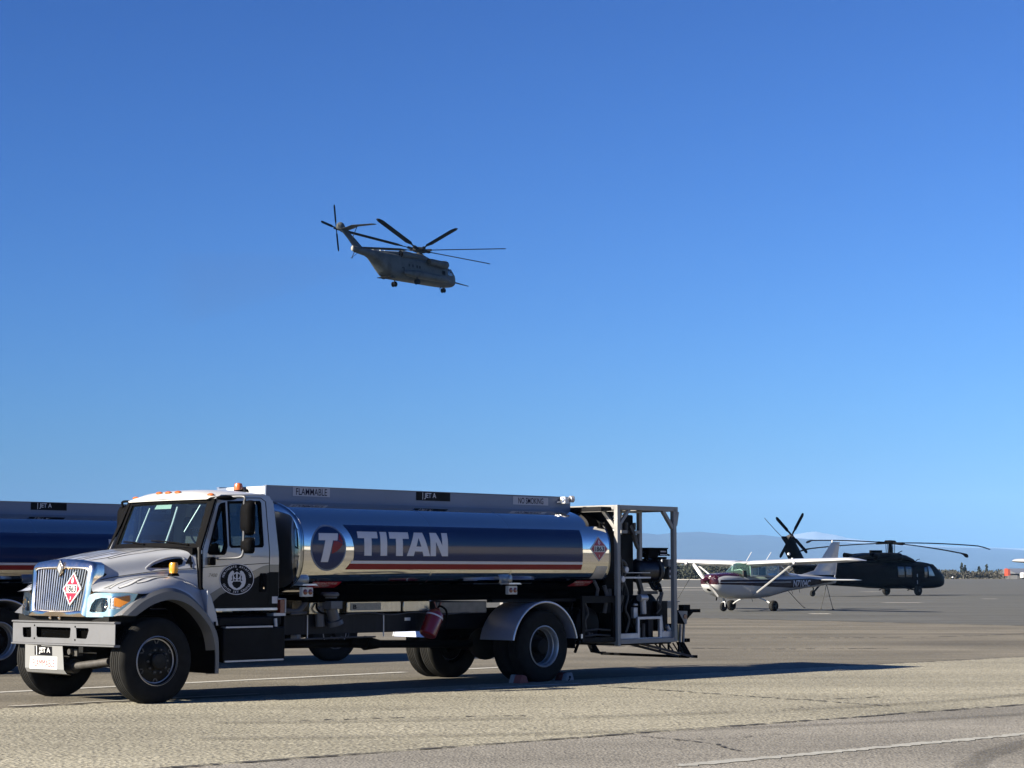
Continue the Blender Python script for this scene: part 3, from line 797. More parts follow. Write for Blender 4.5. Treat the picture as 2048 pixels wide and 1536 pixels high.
    b.lathe([(.10, 0), (.12, .02), (.12, .05), (.09, .06), (.09, .08)], (2.72, -1.02, 1.29), (0, 0, -1), 20)
    b.obox((2.74, -1.02, 1.125), (.22, .20, .10), (0, 0, .15))
    b.cyl((2.74, -1.02, 1.09), (2.80, -1.02, .93), .075, .075, 18); b.cyl((2.80, -1.02, .93), (2.82, -1.02, .87), .10, .11, 18)
    b.cyl((2.60, -.95, 1.10), (2.62, -.95, .85), .06, .06, 14)
    b.build('filter_sump', M_sump, T, bevel=.004)
    b = MB(); b.tube(smooth_path([(2.52, -1.0, 1.15), (2.50, -1.03, 1.08), (2.56, -1.04, 1.03), (2.64, -1.03, 1.02)], 5), .014, 8); b.build('hose', M_plast, T)
    # drive line, axles, air tanks
    b = MB()
    b.cyl((.9, 0, .62), (4.2, 0, .58), .055, n=14); b.cyl((4.2, 0, .58), (4.45, 0, .56), .10, .06, 14); b.cyl((4.45, 0, .56), (6.2, 0, .52), .055, n=14); b.cyl((3.9, 0, .60), (4.2, 0, .58), .075, n=14)
    b.build('drive_shaft', M_grease, T)
    b = MB(); b.sphere((6.5, 0, .52), .24, 18, 10, (1, 1.1, 1)); b.cyl((6.5, -.85, .505), (6.5, .85, .505), .085, n=16); b.box(6.0, 7.0, -.60, -.50, .62, .72); b.box(6.0, 7.0, .50, .60, .62, .72); b.build('rear_axle', M_grease, T)
    b = MB(); b.cyl((0, -.85, .50), (0, .85, .50), .07, n=14); b.box(-.6, .7, -.50, -.41, .60, .68); b.box(-.6, .7, .41, .50, .60, .68); b.tube([(-.1, -.7, .52), (-.12, 0, .40), (-.1, .7, .52)], .03, 8)
    b.obox((0, 0, .62), (.5, .5, .3)); b.build('front_axle', M_grease, T)
    b = MB(); b.obox((.05, 0, 1.05), (.85, .62, .75)); b.obox((.75, 0, .85), (.6, .4, .45)); b.build('engine', M_grease, T, bevel=.03)
    # cab steps / battery box and fuel tank below cab
    b = MB(); b.box(.98, 1.94, -1.10, -.50, .45, .87); b.box(.95, 1.92, -1.05, -.5, .88, 1.0); b.build('step_box', M_blackm, T, bevel=.02)
    b = MB(); b.box(1.00, 1.72, -1.13, -1.02, .865, .885); b.box(1.0, 1.9, -1.12, -1.05, .455, .475); b.build('step_tread', M_alud, T)
    b = MB(); b.box(.98, 1.94, .50, 1.10, .45, .87); b.build('fuel_cell', M_blackm, T, bevel=.03)
    b = MB(); b.box(1.905, 1.97, -1.04, -.96, 1.03, 1.20); b.build('reflector', M_redlens, T)
    b = MB(); b.tube([(1.88, -1.03, 1.21), (1.99, -1.03, 1.21), (1.99, -1.03, 1.04)], .012, 6); b.box(1.80, 1.99, -1.04, -.9, 1.0, 1.035); b.cyl((1.81, -1.06, .97), (1.82, -1.06, .86), .022, n=8); b.build('grab_bracket', M_alud, T)
    b = MB(); b.tube([(2.0, -.35, .9), (1.98, -.5, 1.3), (1.96, -.55, 2.0)], .05, 10); b.build('exhaust_pipe', M_grease, T)
    # fire extinguisher in its bracket
    b = MB(); ax0, ax1 = Vector((4.36, -1.08, .70)), Vector((4.52, -1.08, 1.00))
    d_ = (ax1-ax0).normalized(); b.lathe([(.10, 0), (.118, .02), (.118, .30), (.10, .345), (.05, .375), (.035, .40)], ax0, d_, 24)
    fe = b.build('fire_extinguisher', M_red, T, 40)
    b = MB(); b.tube(smooth_path([ax1+d_*.03+Vector((.0, 0, 0)), ax1+Vector((.03, -.04, .09)), ax1+Vector((.13, -.06, .03)), ax1+Vector((.14, -.06, -.12)), ax1+Vector((.03, -.12, -.24))], 5), .014, 8); b.build('hose', M_plast, fe)
    b = MB(); b.lathe([(.121, 0), (.121, .02)], ax0+d_*.27, d_, 24, caps=False); b.build('band', M_vwhite, fe)
    MB().box(4.12, 4.22, -.90, -.892, .90, .94).build('data_plate', M_alu, T)

    # ---------------- rear quarter fenders
    for s in (-1, 1):
        ang = [radians(a) for a in range(12, 174, 6)]
        c0 = (6.47, .47); arc = [(c0[0]+.655*cos(a), c0[1]+.655*sin(a)) for a in ang]
        b = MB(); th_ = .012
        ring = []
        for px_, pz_ in arc:
            nx, nz = (px_-c0[0])/.655, (pz_-c0[1])/.655
            ring.append([(px_, s*1.235, pz_), (px_, s*.58, pz_), (px_-nx*th_, s*.58, pz_-nz*th_), (px_-nx*th_, s*1.235, pz_-nz*th_)])
        b.rings(ring); fd = b.build('rear_fender', M_fend, T, 40)
        MB().tube([(x, s*1.24, z) for x, z in arc], .016, 10).build('fender_lip', M_alu, fd)
        b = MB(); b.prism([(7.10, .46), (7.125, .46), (7.15, .72), (7.12, .72)], 'xz', s*.60, s*1.2); b.bar((7.13, s*1.0, .74), (7.28, s*1.0, 1.1), .03); b.bar((7.14, s*1.18, .40), (7.26, s*1.18, .62), .03, .03); b.build('mudflap', M_plast, T)
        MB().box(7.235, 7.265, s*1.19, s*1.22, .60, .66).build('flap_clip', M_alu, T)
        # wheels: front single, rear dual
        wheel(T, 0, s*1.155, s, .28, True)
        wheel(T, 6.5, s*1.20, s, .26, False)
        wheel(T, 6.5, s*.895, s, .26, False)
    b = MB()
    for s in (-1, 1): b.box(5.6, 7.3, s*.95, s*1.06, 1.125, 1.165)
    b.build('fender_stay', M_blackm, T)
    build_module(T)
    build_cab(T)
    return T
M_rail2 = mat('faint pale sign film', (.62, .64, .72), .5, .0)
M_sump = mat('dull cast sump', (.13, .13, .14), .5, .2, var=.2)
M_pumpcab = mat('stained cabinet', (.16, .155, .145), .35, .3, var=.3, vscale=7, dirt=.5, dirtcol=(.05, .045, .04))
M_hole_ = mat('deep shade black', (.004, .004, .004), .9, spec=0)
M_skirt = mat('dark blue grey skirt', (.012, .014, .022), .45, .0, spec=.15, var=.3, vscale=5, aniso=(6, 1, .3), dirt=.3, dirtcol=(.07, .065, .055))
M_cab2 = mat('tan reflecting cabinet', (.42, .38, .30), .25, .8, var=.15, vscale=5, aniso=(6, 1, .6), bump=.08, bscale=7)
M_fend = mat('polished fender', (.34, .37, .47), .34, .55, bump=.10, bscale=3, dirt=.15)
M_lamp = mat('lamp reflector', (.9, .9, .86), .1, .9)

def placard(parent, fn, hw, hh):
    k = [0]
    def dm(f): return [(0, -hh*f), (hw*f, 0), (0, hh*f), (-hw*f, 0)]
    p = decal(poly2d([[dm(1)]]), lambda u, v: fn(u, v, 0), 'placard', M_signwhite, parent, (.1, .03))
    decal(poly2d([[dm(.90)]]), lambda u, v: fn(u, v, 1), 'placard_face', M_signred, parent, (.1, .03))
    decal(poly2d([[[(-hw*.60, -hh*.25), (hw*.60, -hh*.25), (hw*.60, hh*.25), (-hw*.60, hh*.25)]]]), lambda u, v: fn(u, v, 2), 'number_panel', M_signwhite, parent, (.1, .03))
    decal(text2d('1863', hw*1.06, hh*.40, .02), lambda u, v: fn(u, v, 3), 'lettering', M_signblack, parent, (.1, .03))
    q = xf(text2d('3', hw*.13, hh*.20, .03), 0, -hh*.56); decal(q, lambda u, v: fn(u, v, 2), 'lettering', M_signwhite, parent)
    fl = [(-.05, .34), (.06, .34), (.13, .44), (.10, .58), (.03, .66), (0, .78), (-.05, .66), (-.12, .56), (-.14, .44)]
    fi = [(-.02, .40), (.03, .40), (.05, .48), (0, .58), (-.05, .48)]
    decal(poly2d([[[(u*hw, v*hh) for u, v in fl], [(u*hw, v*hh) for u, v in fi]]]), lambda u, v: fn(u, v, 2), 'flame_symbol', M_signwhite, parent, (.1, .03))
def cab_y(z): return 1.0-max(0, z-1.80)*.11
def build_cab(T):
    # ---- side shells with window openings, both sides
    outline = [(.72, 1.36), (.89, 1.10), (1.88, 1.10), (1.905, 1.25), (1.905, 1.70), (1.86, 2.40), (1.80, 2.49), (1.70, 2.515), (1.05, 2.49), (.965, 2.44), (.71, 1.84)]
    w1 = [(1.095, 2.385), (1.02, 2.37), (.835, 1.845), (.82, 1.79), (.85, 1.765), (1.04, 1.765), (1.07, 1.79), (1.095, 1.87)]
    w2 = [(1.155, 2.40), (1.63, 2.415), (1.65, 2.39), (1.655, 1.89), (1.635, 1.862), (1.175, 1.852), (1.15, 1.88)]
    def rnd_(poly): return poly
    cabside = []
    for s in (-1, 1):
        b = MB(); b.plate(outline, [w1, w2], lambda u, v: (u, s*cab_y(v), v), lambda u, v: (u, s*(cab_y(v)-.045), v), (0, .3))
        cs = b.build('cab_side', M_cabgrey, T, 25); cabside.append(cs)
        for w, nm in ((w1, 'quarter_window'), (w2, 'door_window')):
            # rubber gasket and glass
            n = len(w); cx = sum(p[0] for p in w)/n; cz = sum(p[1] for p in w)/n
            def off(d): return [(p[0]+(d if p[0] > cx else -d), p[1]+(d if p[1] > cz else -d)) for p in w]
            b = MB(); b.plate(off(.014), [off(-.014)], lambda u, v: (u, s*(cab_y(v)+.004), v), lambda u, v: (u, s*(cab_y(v)-.05), v))
            b.build('window_gasket', M_plast, cs, 25)
            b = MB(); b.plate(w, [], lambda u, v: (u, s*(cab_y(v)-.02), v), lambda u, v: (u, s*(cab_y(v)-.023), v))
            g = b.build(nm, M_glass2, T, 25)
        # panel seams round the door
        b = MB(); path = [(.735, 1.36), (.735, 1.82), (.985, 2.42), (1.06, 2.45), (1.66, 2.465), (1.735, 2.42), (1.755, 1.8), (1.755, 1.23), (1.73, 1.125), (.90, 1.125), (.735, 1.36)]
        b.tube([(x, s*(cab_y(z)+.0005), z) for x, z in path], .0055, 5, caps=False)
        b.tube([(.735, s*1.0005, 1.60), (1.755, s*1.0005, 1.655)], .004, 5)
        b.build('door_seam', M_blackm, cs)
        # paint scheme
        def side(off): return lambda u, v: Vector((u, s*(cab_y(v)+off), v))
        blk = [(.895, 1.104), (1.878, 1.104), (1.902, 1.25), (1.902, 1.545), (1.77, 1.545), (1.60, 1.50), (1.45, 1.435), (1.20, 1.345), (1.0, 1.265), (.87, 1.165)]
        gry = [(.80, 1.255), (.98, 1.345), (1.22, 1.455), (1.48, 1.55), (1.66, 1.62), (1.76, 1.637), (1.903, 1.637), (1.902, 1.546), (1.77, 1.546), (1.60, 1.501), (1.45, 1.436), (1.20, 1.346), (1.0, 1.266), (.87, 1.166)]
        decal(poly2d([[blk]]), side(.002), 'black_lower_paint', M_black, cs)
        decal(poly2d([[gry]]), side(.0025), 'grey_swoosh', M_swoosh, cs)
        # recessed door handle
        b = MB(); b.plate([(1.60, 1.30), (1.69, 1.30), (1.705, 1.33), (1.705, 1.51), (1.69, 1.53), (1.615, 1.53), (1.60, 1.50)], [], side(.004), side(.010)); b.cyl((1.655, s*1.004, 1.345), (1.655, s*1.018, 1.345), .014, .012, 12)
        b.box(1.63, 1.675, *sorted((s*1.010, s*1.028)), 1.38, 1.50); b.build('door_handle', M_plast, cs)
        MB().cyl((1.655, s*1.018, 1.345), (1.655, s*1.0205, 1.345), .010, .010, 10).build('lock', M_chrome, cs)
        b = MB(); b.box(1.80, 1.885, *sorted((s*1.003, s*1.006)), 1.155, 1.24); b.build('info_sticker', M_vwhite, cs)
        MB().box(.93, 1.88, *sorted((s*.95, s*1.012)), 1.072, 1.10).build('sill_trim', M_alu, T)
        # round door emblem
        cx, cz = 1.25, 1.457; sg = 1 if s < 0 else -1
        dn = circle(cx, cz, .262, 64, .190)
        decal(poly2d([[dn]]), side(.0035), 'emblem_disc', M_signblack, cs)
        ring_o, ring_i = circle(cx, cz, .262, 64, .190), circle(cx, cz, .252, 64, .181)
        decal(poly2d([[ring_o, ring_i]]), side(.0045), 'emblem_ring', M_vwhite, cs)
        def arc_text(t, a0, a1, r, top, h):
            ls = []; n = len(t)
            for i, ch in enumerate(t):
                if ch == ' ': continue
                a = lerp(a0, a1, i/(n-1)); bm, w_ = text2d(ch, raw=h/.73, bold=.02)
                if top: xf(bm, 0, 0, .95, 1); xf(bm, cos(a)*r, sin(a)*r, rot=a-pi/2)
                else: xf(bm, 0, -h); xf(bm, cos(a)*r, sin(a)*r, rot=a+pi/2)
                ls.append(bm)
            m_ = merge(ls); xf(m_, 0, 0, .252/.19*sg, .96); return xf(m_, cx, cz)
        q = merge([arc_text('NORTHGATE AVIATION', radians(167), radians(13), .148, True, .026), arc_text('CHICO JET CENTER', radians(205), radians(335), .150, False, .026)])
        decal(q, side(.0045), 'lettering', M_vwhite, cs)
        # winged propeller emblem
        g = []
        for m_ in (-1, 1):
            def X(p): return [(cx+m_*a, cz+b_) for a, b_ in p]
            g.append([X([(.045, .095), (.07, .105), (.10, .085), (.125, .05), (.138, .0), (.135, -.045), (.115, -.085), (.085, -.105), (.05, -.125), (.0, -.135), (.0, -.115), (.045, -.095), (.075, -.055), (.055, -.03), (.04, -.02), (.09, -.022), (.07, .0), (.078, .03), (.062, .055), (.048, .068)])])
            g.append([X([(.0, .092), (.05, .068), (.062, .045), (.058, -.028), (.0, -.028)]), X([(.012, .07), (.045, .055), (.048, .03), (.03, .028), (.036, .01), (.012, .012)]), X([(.012, .0), (.045, -.0), (.047, -.018), (.012, -.018)])])
        g.append([[(cx-.012, cz+.118), (cx+.004, cz+.128), (cx+.012, cz+.108)]])
        decal(poly2d(g), side(.0045), 'emblem_wings', M_vwhite, cs)
        q = text2d('7400', .13, .045, 0, .3); xf(q, 0, 0, sg, 1); xf(q, .89, 1.505); decal(q, side(.003), 'lettering', M_swoosh, cs)
        q = text2d('INTERNATIONAL', .26, .022, .01); xf(q, 0, 0, sg, 1); xf(q, 1.60, 1.735); decal(q, side(.003), 'lettering', M_alud, cs)

    # ---- roof
    b = MB(); R = []
    for x, yw, z0, zc in ((.835, .85, 2.438, 2.452), (.855, .875, 2.455, 2.485), (.90, .89, 2.464, 2.518), (.98, .905, 2.475, 2.55), (1.15, .93, 2.49, 2.572), (1.45, .93, 2.50, 2.58), (1.72, .925, 2.50, 2.565), (1.82, .91, 2.475, 2.53), (1.865, .88, 2.43, 2.46)):
        n = 14; r = []
        for i in range(n+1):
            t = -1+2*i/n; r.append((x+(.07*t*t if x < 1.0 else 0), yw*t*1.0, z0+(zc-z0)*(1-abs(t)**3.2)))
        zk = z0-(.006 if x < .95 else .05); r += [(x+(.07 if x < 1.0 else 0), yw*.97, zk)]+[(x+(.07*(t*t) if x < 1.0 else 0), yw*.97*t, zk) for t in (.5, 0, -.5)]+[(x+(.07 if x < 1.0 else 0), -yw*.97, zk)]
        R.append(r)
    b.rings(R); roof = b.build('cab_roof', M_white, T, 50)
    for y in (-.80, -.20, 0, .20, .80):
        b = MB(); xx = .925+.07*(y/.84)**2; zz = 2.545-(.045 if abs(y) > .5 else 0); b.sphere((xx, y, zz-.012), .03, 14, 8, (1.3, 1.9, .75)); b.build('clearance_lamp', M_amber2, T)
    # back wall with a rear window
    b = MB(); b.plate([(-.98, 1.10), (.98, 1.10), (.98, 1.75), (.90, 2.44), (-.90, 2.44), (-.98, 1.75)], [[(-.45, 1.95), (.45, 1.95), (.45, 2.30), (-.45, 2.30)]], lambda u, v: (1.875, u, v), lambda u, v: (1.84, u, v))
    b.build('cab_back', M_cabgrey, T)
    MB().box(.72, 1.86, -.95, .95, 1.10, 1.14).build('cab_floor', M_inter, T)
    b = MB(); b.box(.72, .76, -.95, .95, 1.14, 1.84); b.build('firewall', M_inter, T)
    # ---- windscreen: gently bowed grid
    def ws(t, k):    # t -1..1 across, k 0..1 up
        yb, yt = .90, .845; xb = .59+.175*t*t; xt = .90+.075*t*t
        zb, zt_ = 1.865-.012*t*t, 2.445-.02*t*t
        return Vector((lerp(xb, xt, k), lerp(yb, yt, k)*t, lerp(zb, zt_, k)))
    def wgrid(t0, t1, k0, k1, n, m_, name, mt, off=0.0):
        b = MB(); V = [[b.v(ws(lerp(t0, t1, i/n), lerp(k0, k1, j/m_))+Vector((-off, 0, off*.4))) for i in range(n+1)] for j in range(m_+1)]
        for j in range(m_):
            for i in range(n): b.f([V[j][i], V[j][i+1], V[j+1][i+1], V[j+1][i]])
        return b.build(name, mt, T, 60)
    wgrid(-.97, .97, .03, .97, 16, 6, 'windscreen', M_glass)
    b = MB()
    def edge(fa, fb, n=16):
        r = []
        for i in range(n+1):
            p, q = fa(i/n), fb(i/n); d = Vector((-.018, 0, .008)); r.append([p+d, q+d, q-d*1.6, p-d*1.6])
        b.rings(r)
    edge(lambda t: ws(-1.04+2.08*t, -.05), lambda t: ws(-1.04+2.08*t, .05)); edge(lambda t: ws(-1.04+2.08*t, .925), lambda t: ws(-1.04+2.08*t, 1.005))
    for s in (-1, 1): edge(lambda t: ws(s*1.075, t), lambda t: ws(s*.945, t))
    b.build('windscreen_frame', M_plast, T, 40)
    st = MB(); p = ws(-.25, .86)
    V = [ws(a, k)+Vector((.012, 0, -.004)) for a, k in ((-.18, .81), (.24, .81), (.22, .90), (-.16, .90))]
    st.quad(*V); st.build('windscreen_sticker', mat('pale green sticker', (.60, .72, .62), .5), T)
    for s in (-1, 1):
        b = MB(); b.rings([[(x_-.012, s*(cab_y(z_)+.003), z_), (x_+.016, s*(cab_y(z_)+.003), z_), (x_+.016, s*(cab_y(z_)-(.06 if z_ > 1.9 else .03)), z_), (x_-.012, s*(cab_y(z_)-(.06 if z_ > 1.9 else .03)), z_)] for x_, z_ in ((.90, 1.10), (.722, 1.36), (.712, 1.60), (.712, 1.84), (.84, 2.14), (.966, 2.44))]); b.build('pillar_seal', M_plast, T)
    b = MB()   # wipers and cowl
    for t0, t1 in ((-.85, -.15), (-.02, .62)):
        b.tube([ws(t0, .0)+Vector((-.03, 0, .02)), ws((t0+t1)/2, .055)+Vector((-.035, 0, .018)), ws(t1, .085)+Vector((-.03, 0, .014))], .010, 6)
    b.build('wiper', M_plast, T)
    b = MB(); r = []
    for i in range(17):
        t = -1+2*i/16; p = ws(t, -.02); r.append([p+Vector((-.005, 0, .004)), p+Vector((-.11, 0, -.012)), p+Vector((-.11, 0, -.09)), p+Vector((.05, 0, -.09))])
    b.rings(r); b.build('cowl', M_plast, T, 40)
    # ---- interior
    b = MB(); r = []
    for i in range(13):
        t = -1+2*i/12; r.append([(.66+.09*t*t, .9*t, 1.86), (.80, .92*t, 1.885), (1.02, .92*t, 1.85+.035*(t < -.1)), (1.06, .92*t, 1.72), (.9, .92*t, 1.55), (.74, .92*t, 1.6)])
    b.rings(r); b.build('dashboard', M_dash, T, 40)
    c = Vector((1.14, -.47, 1.93)); ax = Vector((.70, 0, .60)).normalized(); _, u, v = basis(ax)
    b = MB(); b.tube([c+(u*cos(a)+v*sin(a))*.21 for a in [2*pi*i/28 for i in range(29)]], .014, 8, caps=False)
    for a in (.5, pi-.5, -pi/2): b.bar(c+(u*cos(a)+v*sin(a))*.2, c-ax*.02, .03, .012)
    b.cyl(c-ax*.32, c, .03, .05, 12); b.build('steering_wheel', M_plast, T)
    for y in (-.48, .48):
        b = MB(); b.box(1.22, 1.68, y-.25, y+.25, 1.45, 1.62); b.obox((1.70, y, 1.93), (.14, .46, .66), (0, .12, 0)); b.obox((1.76, y, 2.30), (.10, .26, .16), (0, .1, 0)); b.build('seat', M_inter, T, bevel=.03)
    b = MB()
    b.tube([ws(.45, .10)+Vector((.08, 0, 0)), ws(.47, .84)+Vector((.06, 0, 0))], .011, 8)
    b.tube([ws(-.28, .03)+Vector((.10, 0, 0)), ws(-.24, .5)+Vector((.1, 0, 0)), ws(-.22, .84)+Vector((.08, 0, 0))], .014, 8)
    b.build('grab_handle', M_vwhite, T)
    b = MB(); b.tube([ws(-.55, .30)+Vector((.10, 0, 0)), ws(-.75, .93)+Vector((.05, 0, 0))], .008, 6); b.build('cable', M_vwhite, T)
    for y in (-.5, .5):
        b = MB(); b.obox((1.02, y, 2.40), (.16, .5, .015), (0, .2, 0)); b.build('sun_visor', M_inter, T)
    # ---- mirrors both sides
    for s in (-1, 1):
        y = s*1.30
        b = MB()
        b.tube(smooth_path([(1.0, s*.93, 2.445), (1.08, s*1.12, 2.46), (1.12, y, 2.455), (1.125, y, 2.40)], 5)+[Vector((1.122, y, 2.1)), Vector((1.12, y, 1.80))]+smooth_path([(1.12, y, 1.80), (1.10, s*1.27, 1.725), (1.02, s*1.14, 1.71), (.92, s*1.03, 1.705)], 5), .0165, 10)
        mr = b.build('mirror_bracket', M_plast if s > 0 else M_mirbr, T, 40)
        b = MB(); b.box(.80, .90, *sorted((s*1.005, s*1.05)), 1.625, 1.725); b.build('mirror_mount', M_plast, mr, bevel=.012)
        if s < 0: b = MB(); b.sphere((1.02, s*1.08, 2.445), .05, 14, 8, (3.0, 1.4, .65)); b.build('antenna_base', M_plast, mr)
        def head(z0, z1, xm, yc, hw, dep):
            b = MB(); r = []
            for f, dx in ((1.0, 0), (1.0, -.02), (.93, -.06), (.75, -.085), (.4, -.10)):
                rr = []; zc = (z0+z1)/2; hz = (z1-z0)/2
                for k in range(20):
                    a = 2*pi*k/20; c_, s_ = cos(a), sin(a)
                    rr.append((xm+dx*dep/.1, yc+hw*f*abs(c_)**.5*(1 if c_ > 0 else -1), zc+hz*f*abs(s_)**.5*(1 if s_ > 0 else -1)))
                r.append(rr)
            b.rings(r); o = b.build('mirror_housing', M_plast, T, 50)
            MB().box(xm+.001, xm+.004, yc-hw*.86, yc+hw*.86, (z0+z1)/2-(z1-z0)*.44, (z0+z1)/2+(z1-z0)*.44).build('mirror_glass', M_chrome, o)
        head(1.985, 2.415, 1.20, y+s*.02, .105, .11)
        head(1.765, 1.965, 1.20, y+s*.02, .10, .10)

    # ---- hood with fenders
    secs = []
    XS = [-.60, -.575, -.53, -.45, -.35, -.2, -.05, .1, .25, .4, .52, .62, .70]
    T_ = lambda *a: list(a)
    zc_t = [(-.60, 1.60), (-.575, 1.655), (-.53, 1.685), (-.45, 1.705), (-.2, 1.755), (0, 1.79), (.2, 1.82), (.4, 1.838), (.7, 1.852)]
    ys_t = [(-.60, .585), (-.45, .605), (-.2, .645), (.2, .73), (.45, .80), (.7, .895)]
    zs_t = [(-.60, 1.56), (-.575, 1.605), (-.53, 1.625), (-.45, 1.645), (-.2, 1.685), (.1, 1.725), (.4, 1.765), (.7, 1.795)]
    zcr = [(-.60, 1.40), (-.53, 1.455), (-.34, 1.495), (.11, 1.555), (.4, 1.585), (.7, 1.60)]
    zj = [(-.60, 1.31), (-.53, 1.345), (-.4, 1.395), (-.2, 1.44), (0, 1.465), (.3, 1.47), (.5, 1.44), (.62, 1.39), (.7, 1.345)]
    yj = [(-.60, .68), (-.45, .735), (-.2, .78), (.1, .83), (.4, .885), (.7, .965)]
    zr = [(-.60, 1.315), (-.56, 1.33), (-.5, 1.365), (-.44, 1.40), (-.2, 1.475), (.0, 1.50), (.3, 1.505), (.47, 1.475), (.63, 1.385), (.70, 1.335)]
    yr = [(-.60, .82), (-.5, .89), (-.3, .95), (0, .985), (.4, 1.0), (.7, 1.0)]
    yo = [(-.60, .95), (-.5, 1.03), (-.35, 1.09), (-.1, 1.125), (.4, 1.12), (.7, 1.06)]
    zo = [(-.60, 1.31), (-.5, 1.32), (-.35, 1.35), (-.1, 1.40), (.15, 1.43), (.4, 1.38), (.55, 1.29), (.7, 1.20)]
    ye = [(-.60, 1.0), (-.5, 1.09), (-.35, 1.15), (-.1, 1.17), (.4, 1.17), (.7, 1.12)]
    ze = [(-.60, 1.305), (-.5, 1.31), (-.41, 1.31), (-.33, 1.30), (-.24, 1.27), (-.07, 1.315), (.15, 1.352), (.37, 1.295), (.54, 1.185), (.7, 1.03)]
    def sec(x):
        I = lambda t: interp(t, x)
        p = [(0, I(zc_t)), (I(ys_t)*.45, I(zc_t)-.004), (I(ys_t)*.80, lerp(I(zc_t), I(zs_t), .32)), (I(ys_t)*.95, lerp(I(zc_t), I(zs_t), .75)), (I(ys_t)+.015, I(zs_t)-.03),
             (lerp(I(ys_t), I(yj), .35), lerp(I(zs_t), I(zcr), .75)), (lerp(I(ys_t), I(yj), .55), I(zcr)), (lerp(I(ys_t), I(yj), .62), I(zcr)-.012), (lerp(I(ys_t), I(yj), .8), lerp(I(zcr), I(zj), .7)), (I(yj), I(zj)),
             (lerp(I(yj), I(yr), .45), lerp(I(zj), I(zr), .75)), (I(yr), I(zr)), (lerp(I(yr), I(yo), .6), lerp(I(zr), I(zo), .35)), (I(yo), I(zo)), (lerp(I(yo), I(ye), .7), lerp(I(zo), I(ze), .5)), (I(ye), I(ze))]
        return p
    b = MB(); R = []
    for x in XS:
        p = sec(x); R.append([(x, -y, z) for y, z in reversed(p)]+[(x, y, z) for y, z in p[1:]])
    b.rings(R, closed=False)
    # inner return of the wheel arch edge and the nose closure
    for s in (-1, 1):
        b.rings([[(x, s*interp(ye, x), interp(ze, x)), (x, s*(interp(ye, x)-.10), interp(ze, x)-.005), (x, s*.60, interp(ze, x)+.03)] for x in XS], closed=False)
    hood = b.build('hood', M_silver, T, 42)
    so = hood.modifiers.new('smooth', 'SUBSURF'); so.levels = 2; so.render_levels = 2
    me = bpy.data.meshes.new_from_object(hood.evaluated_get(bpy.context.evaluated_depsgraph_get()))
    hood.modifiers.clear(); old = hood.data; hood.data = me; me.name = 'hood'; bpy.data.meshes.remove(old)
    for p_ in me.polygons: p_.use_smooth = True
    hb = bvh_of(hood)
    # fender flare: separate dull band running into the rear mudguard
    fo = [(-.52, 1.045), (-.41, 1.135), (-.3, 1.22), (-.07, 1.32), (.15, 1.357), (.37, 1.30), (.54, 1.19), (.70, 1.035), (.80, .90), (.86, .76), (.875, .55), (.875, .33)]
    fi = [(-.34, 1.035), (-.2, 1.12), (-.08, 1.175), (.06, 1.21), (.18, 1.22), (.34, 1.185), (.50, 1.10), (.63, .985), (.735, .85), (.785, .70), (.805, .55), (.805, .33)]
    for s in (-1, 1):
        FO = smooth_path([(p[0], 0, p[1]) for p in fo], 3); FI = smooth_path([(p[0], 0, p[1]) for p in fi], 3)
        b = MB(); b.rings([[(o.x, s*1.165, o.z+.002), (lerp(o.x, i.x, .3), s*1.195, lerp(o.z, i.z, .3)), (i.x, s*1.195, i.z), (i.x, s*1.0, i.z-.01), (o.x, s*1.0, o.z-.012)] for o, i in zip(FO, FI)])
        b.build('fender_flare', M_fl, T, 30)
        # skirt behind the wheel and plastic liner
        b = MB(); b.prism([(.70, 1.335), (.70, 1.03), (.80, .90), (.875, .90), (.84, 1.04), (.76, 1.25)], 'xz', s*1.155, s*1.0); b.build('fender_skirt', M_silver, T, bevel=.01)
        b = MB(); b.rings([[(i.x, s*1.0, i.z+.0), (i.x, s*.50, i.z+.06)] for i in FI[:27]], closed=False); b.build('wheel_arch_liner', M_plast, T)
        b = MB(); b.box(.80, .815, *sorted((s*.62, s*1.18)), .33, .95); b.build('front_mudflap', M_plast, T)
    # black intake blister on the hood side, seams, number
    for s in (-1, 1):
        pj = projector(hb, lambda u, v: (u, s*1.6, v), (0, -s, 0), .006)
        decal(poly2d([[[(.13, 1.595), (.20, 1.635), (.33, 1.680), (.45, 1.705), (.52, 1.708), (.548, 1.685), (.53, 1.635), (.43, 1.605), (.28, 1.59)]]]), pj, 'side_intake', M_hole_, hood, (.04, .03))
        pts = [(.08, 1.585), (.18, 1.655), (.32, 1.705), (.44, 1.728), (.53, 1.725), (.562, 1.70)]
        MB().tube([pj(u, v) for u, v in [(q.x, q.z) for q in smooth_path([(a, 0, c_) for a, c_ in pts], 5)]], .010, 6).build('intake_lip', M_silver, hood)
        q = text2d('4', .085, .15, .02); xf(q, 0, 0, 1 if s < 0 else -1, 1); xf(q, .615, 1.668)
        decal(q, pj, 'unit_number', M_signblack, hood, (.03, .03))
        MB().tube([pj(u, v) for u, v in [(lerp(-.5, .69, i/20), interp(zcr, lerp(-.5, .69, i/20))-.014) for i in range(21)]], .004, 5).build('hood_seam', M_blackm, hood)
        # flames: outlined tongues running back over hood shoulder and fender top
        ptop = projector(hb, lambda u, v: (u, v, 2.6), (0, 0, -1), .0035); ptop2 = projector(hb, lambda u, v: (u, v, 2.6), (0, 0, -1), .0055)
        def tongue(x0, y0, x1, y1, w, c=.0, n=14):
            up, dn = [], []
            for i in range(n+1):
                t = i/n; ww = w*(1-t)**.8*(.45+1.1*sin(min(1, t*2.2)*pi/2)*.6)
                x = lerp(x0, x1, t); y = lerp(y0, y1, t)+c*sin(t*2*pi)
                up.append((x, s*(y+ww/2))); dn.append((x, s*(y-ww/2)))
            return up+list(reversed(dn[:-1]))
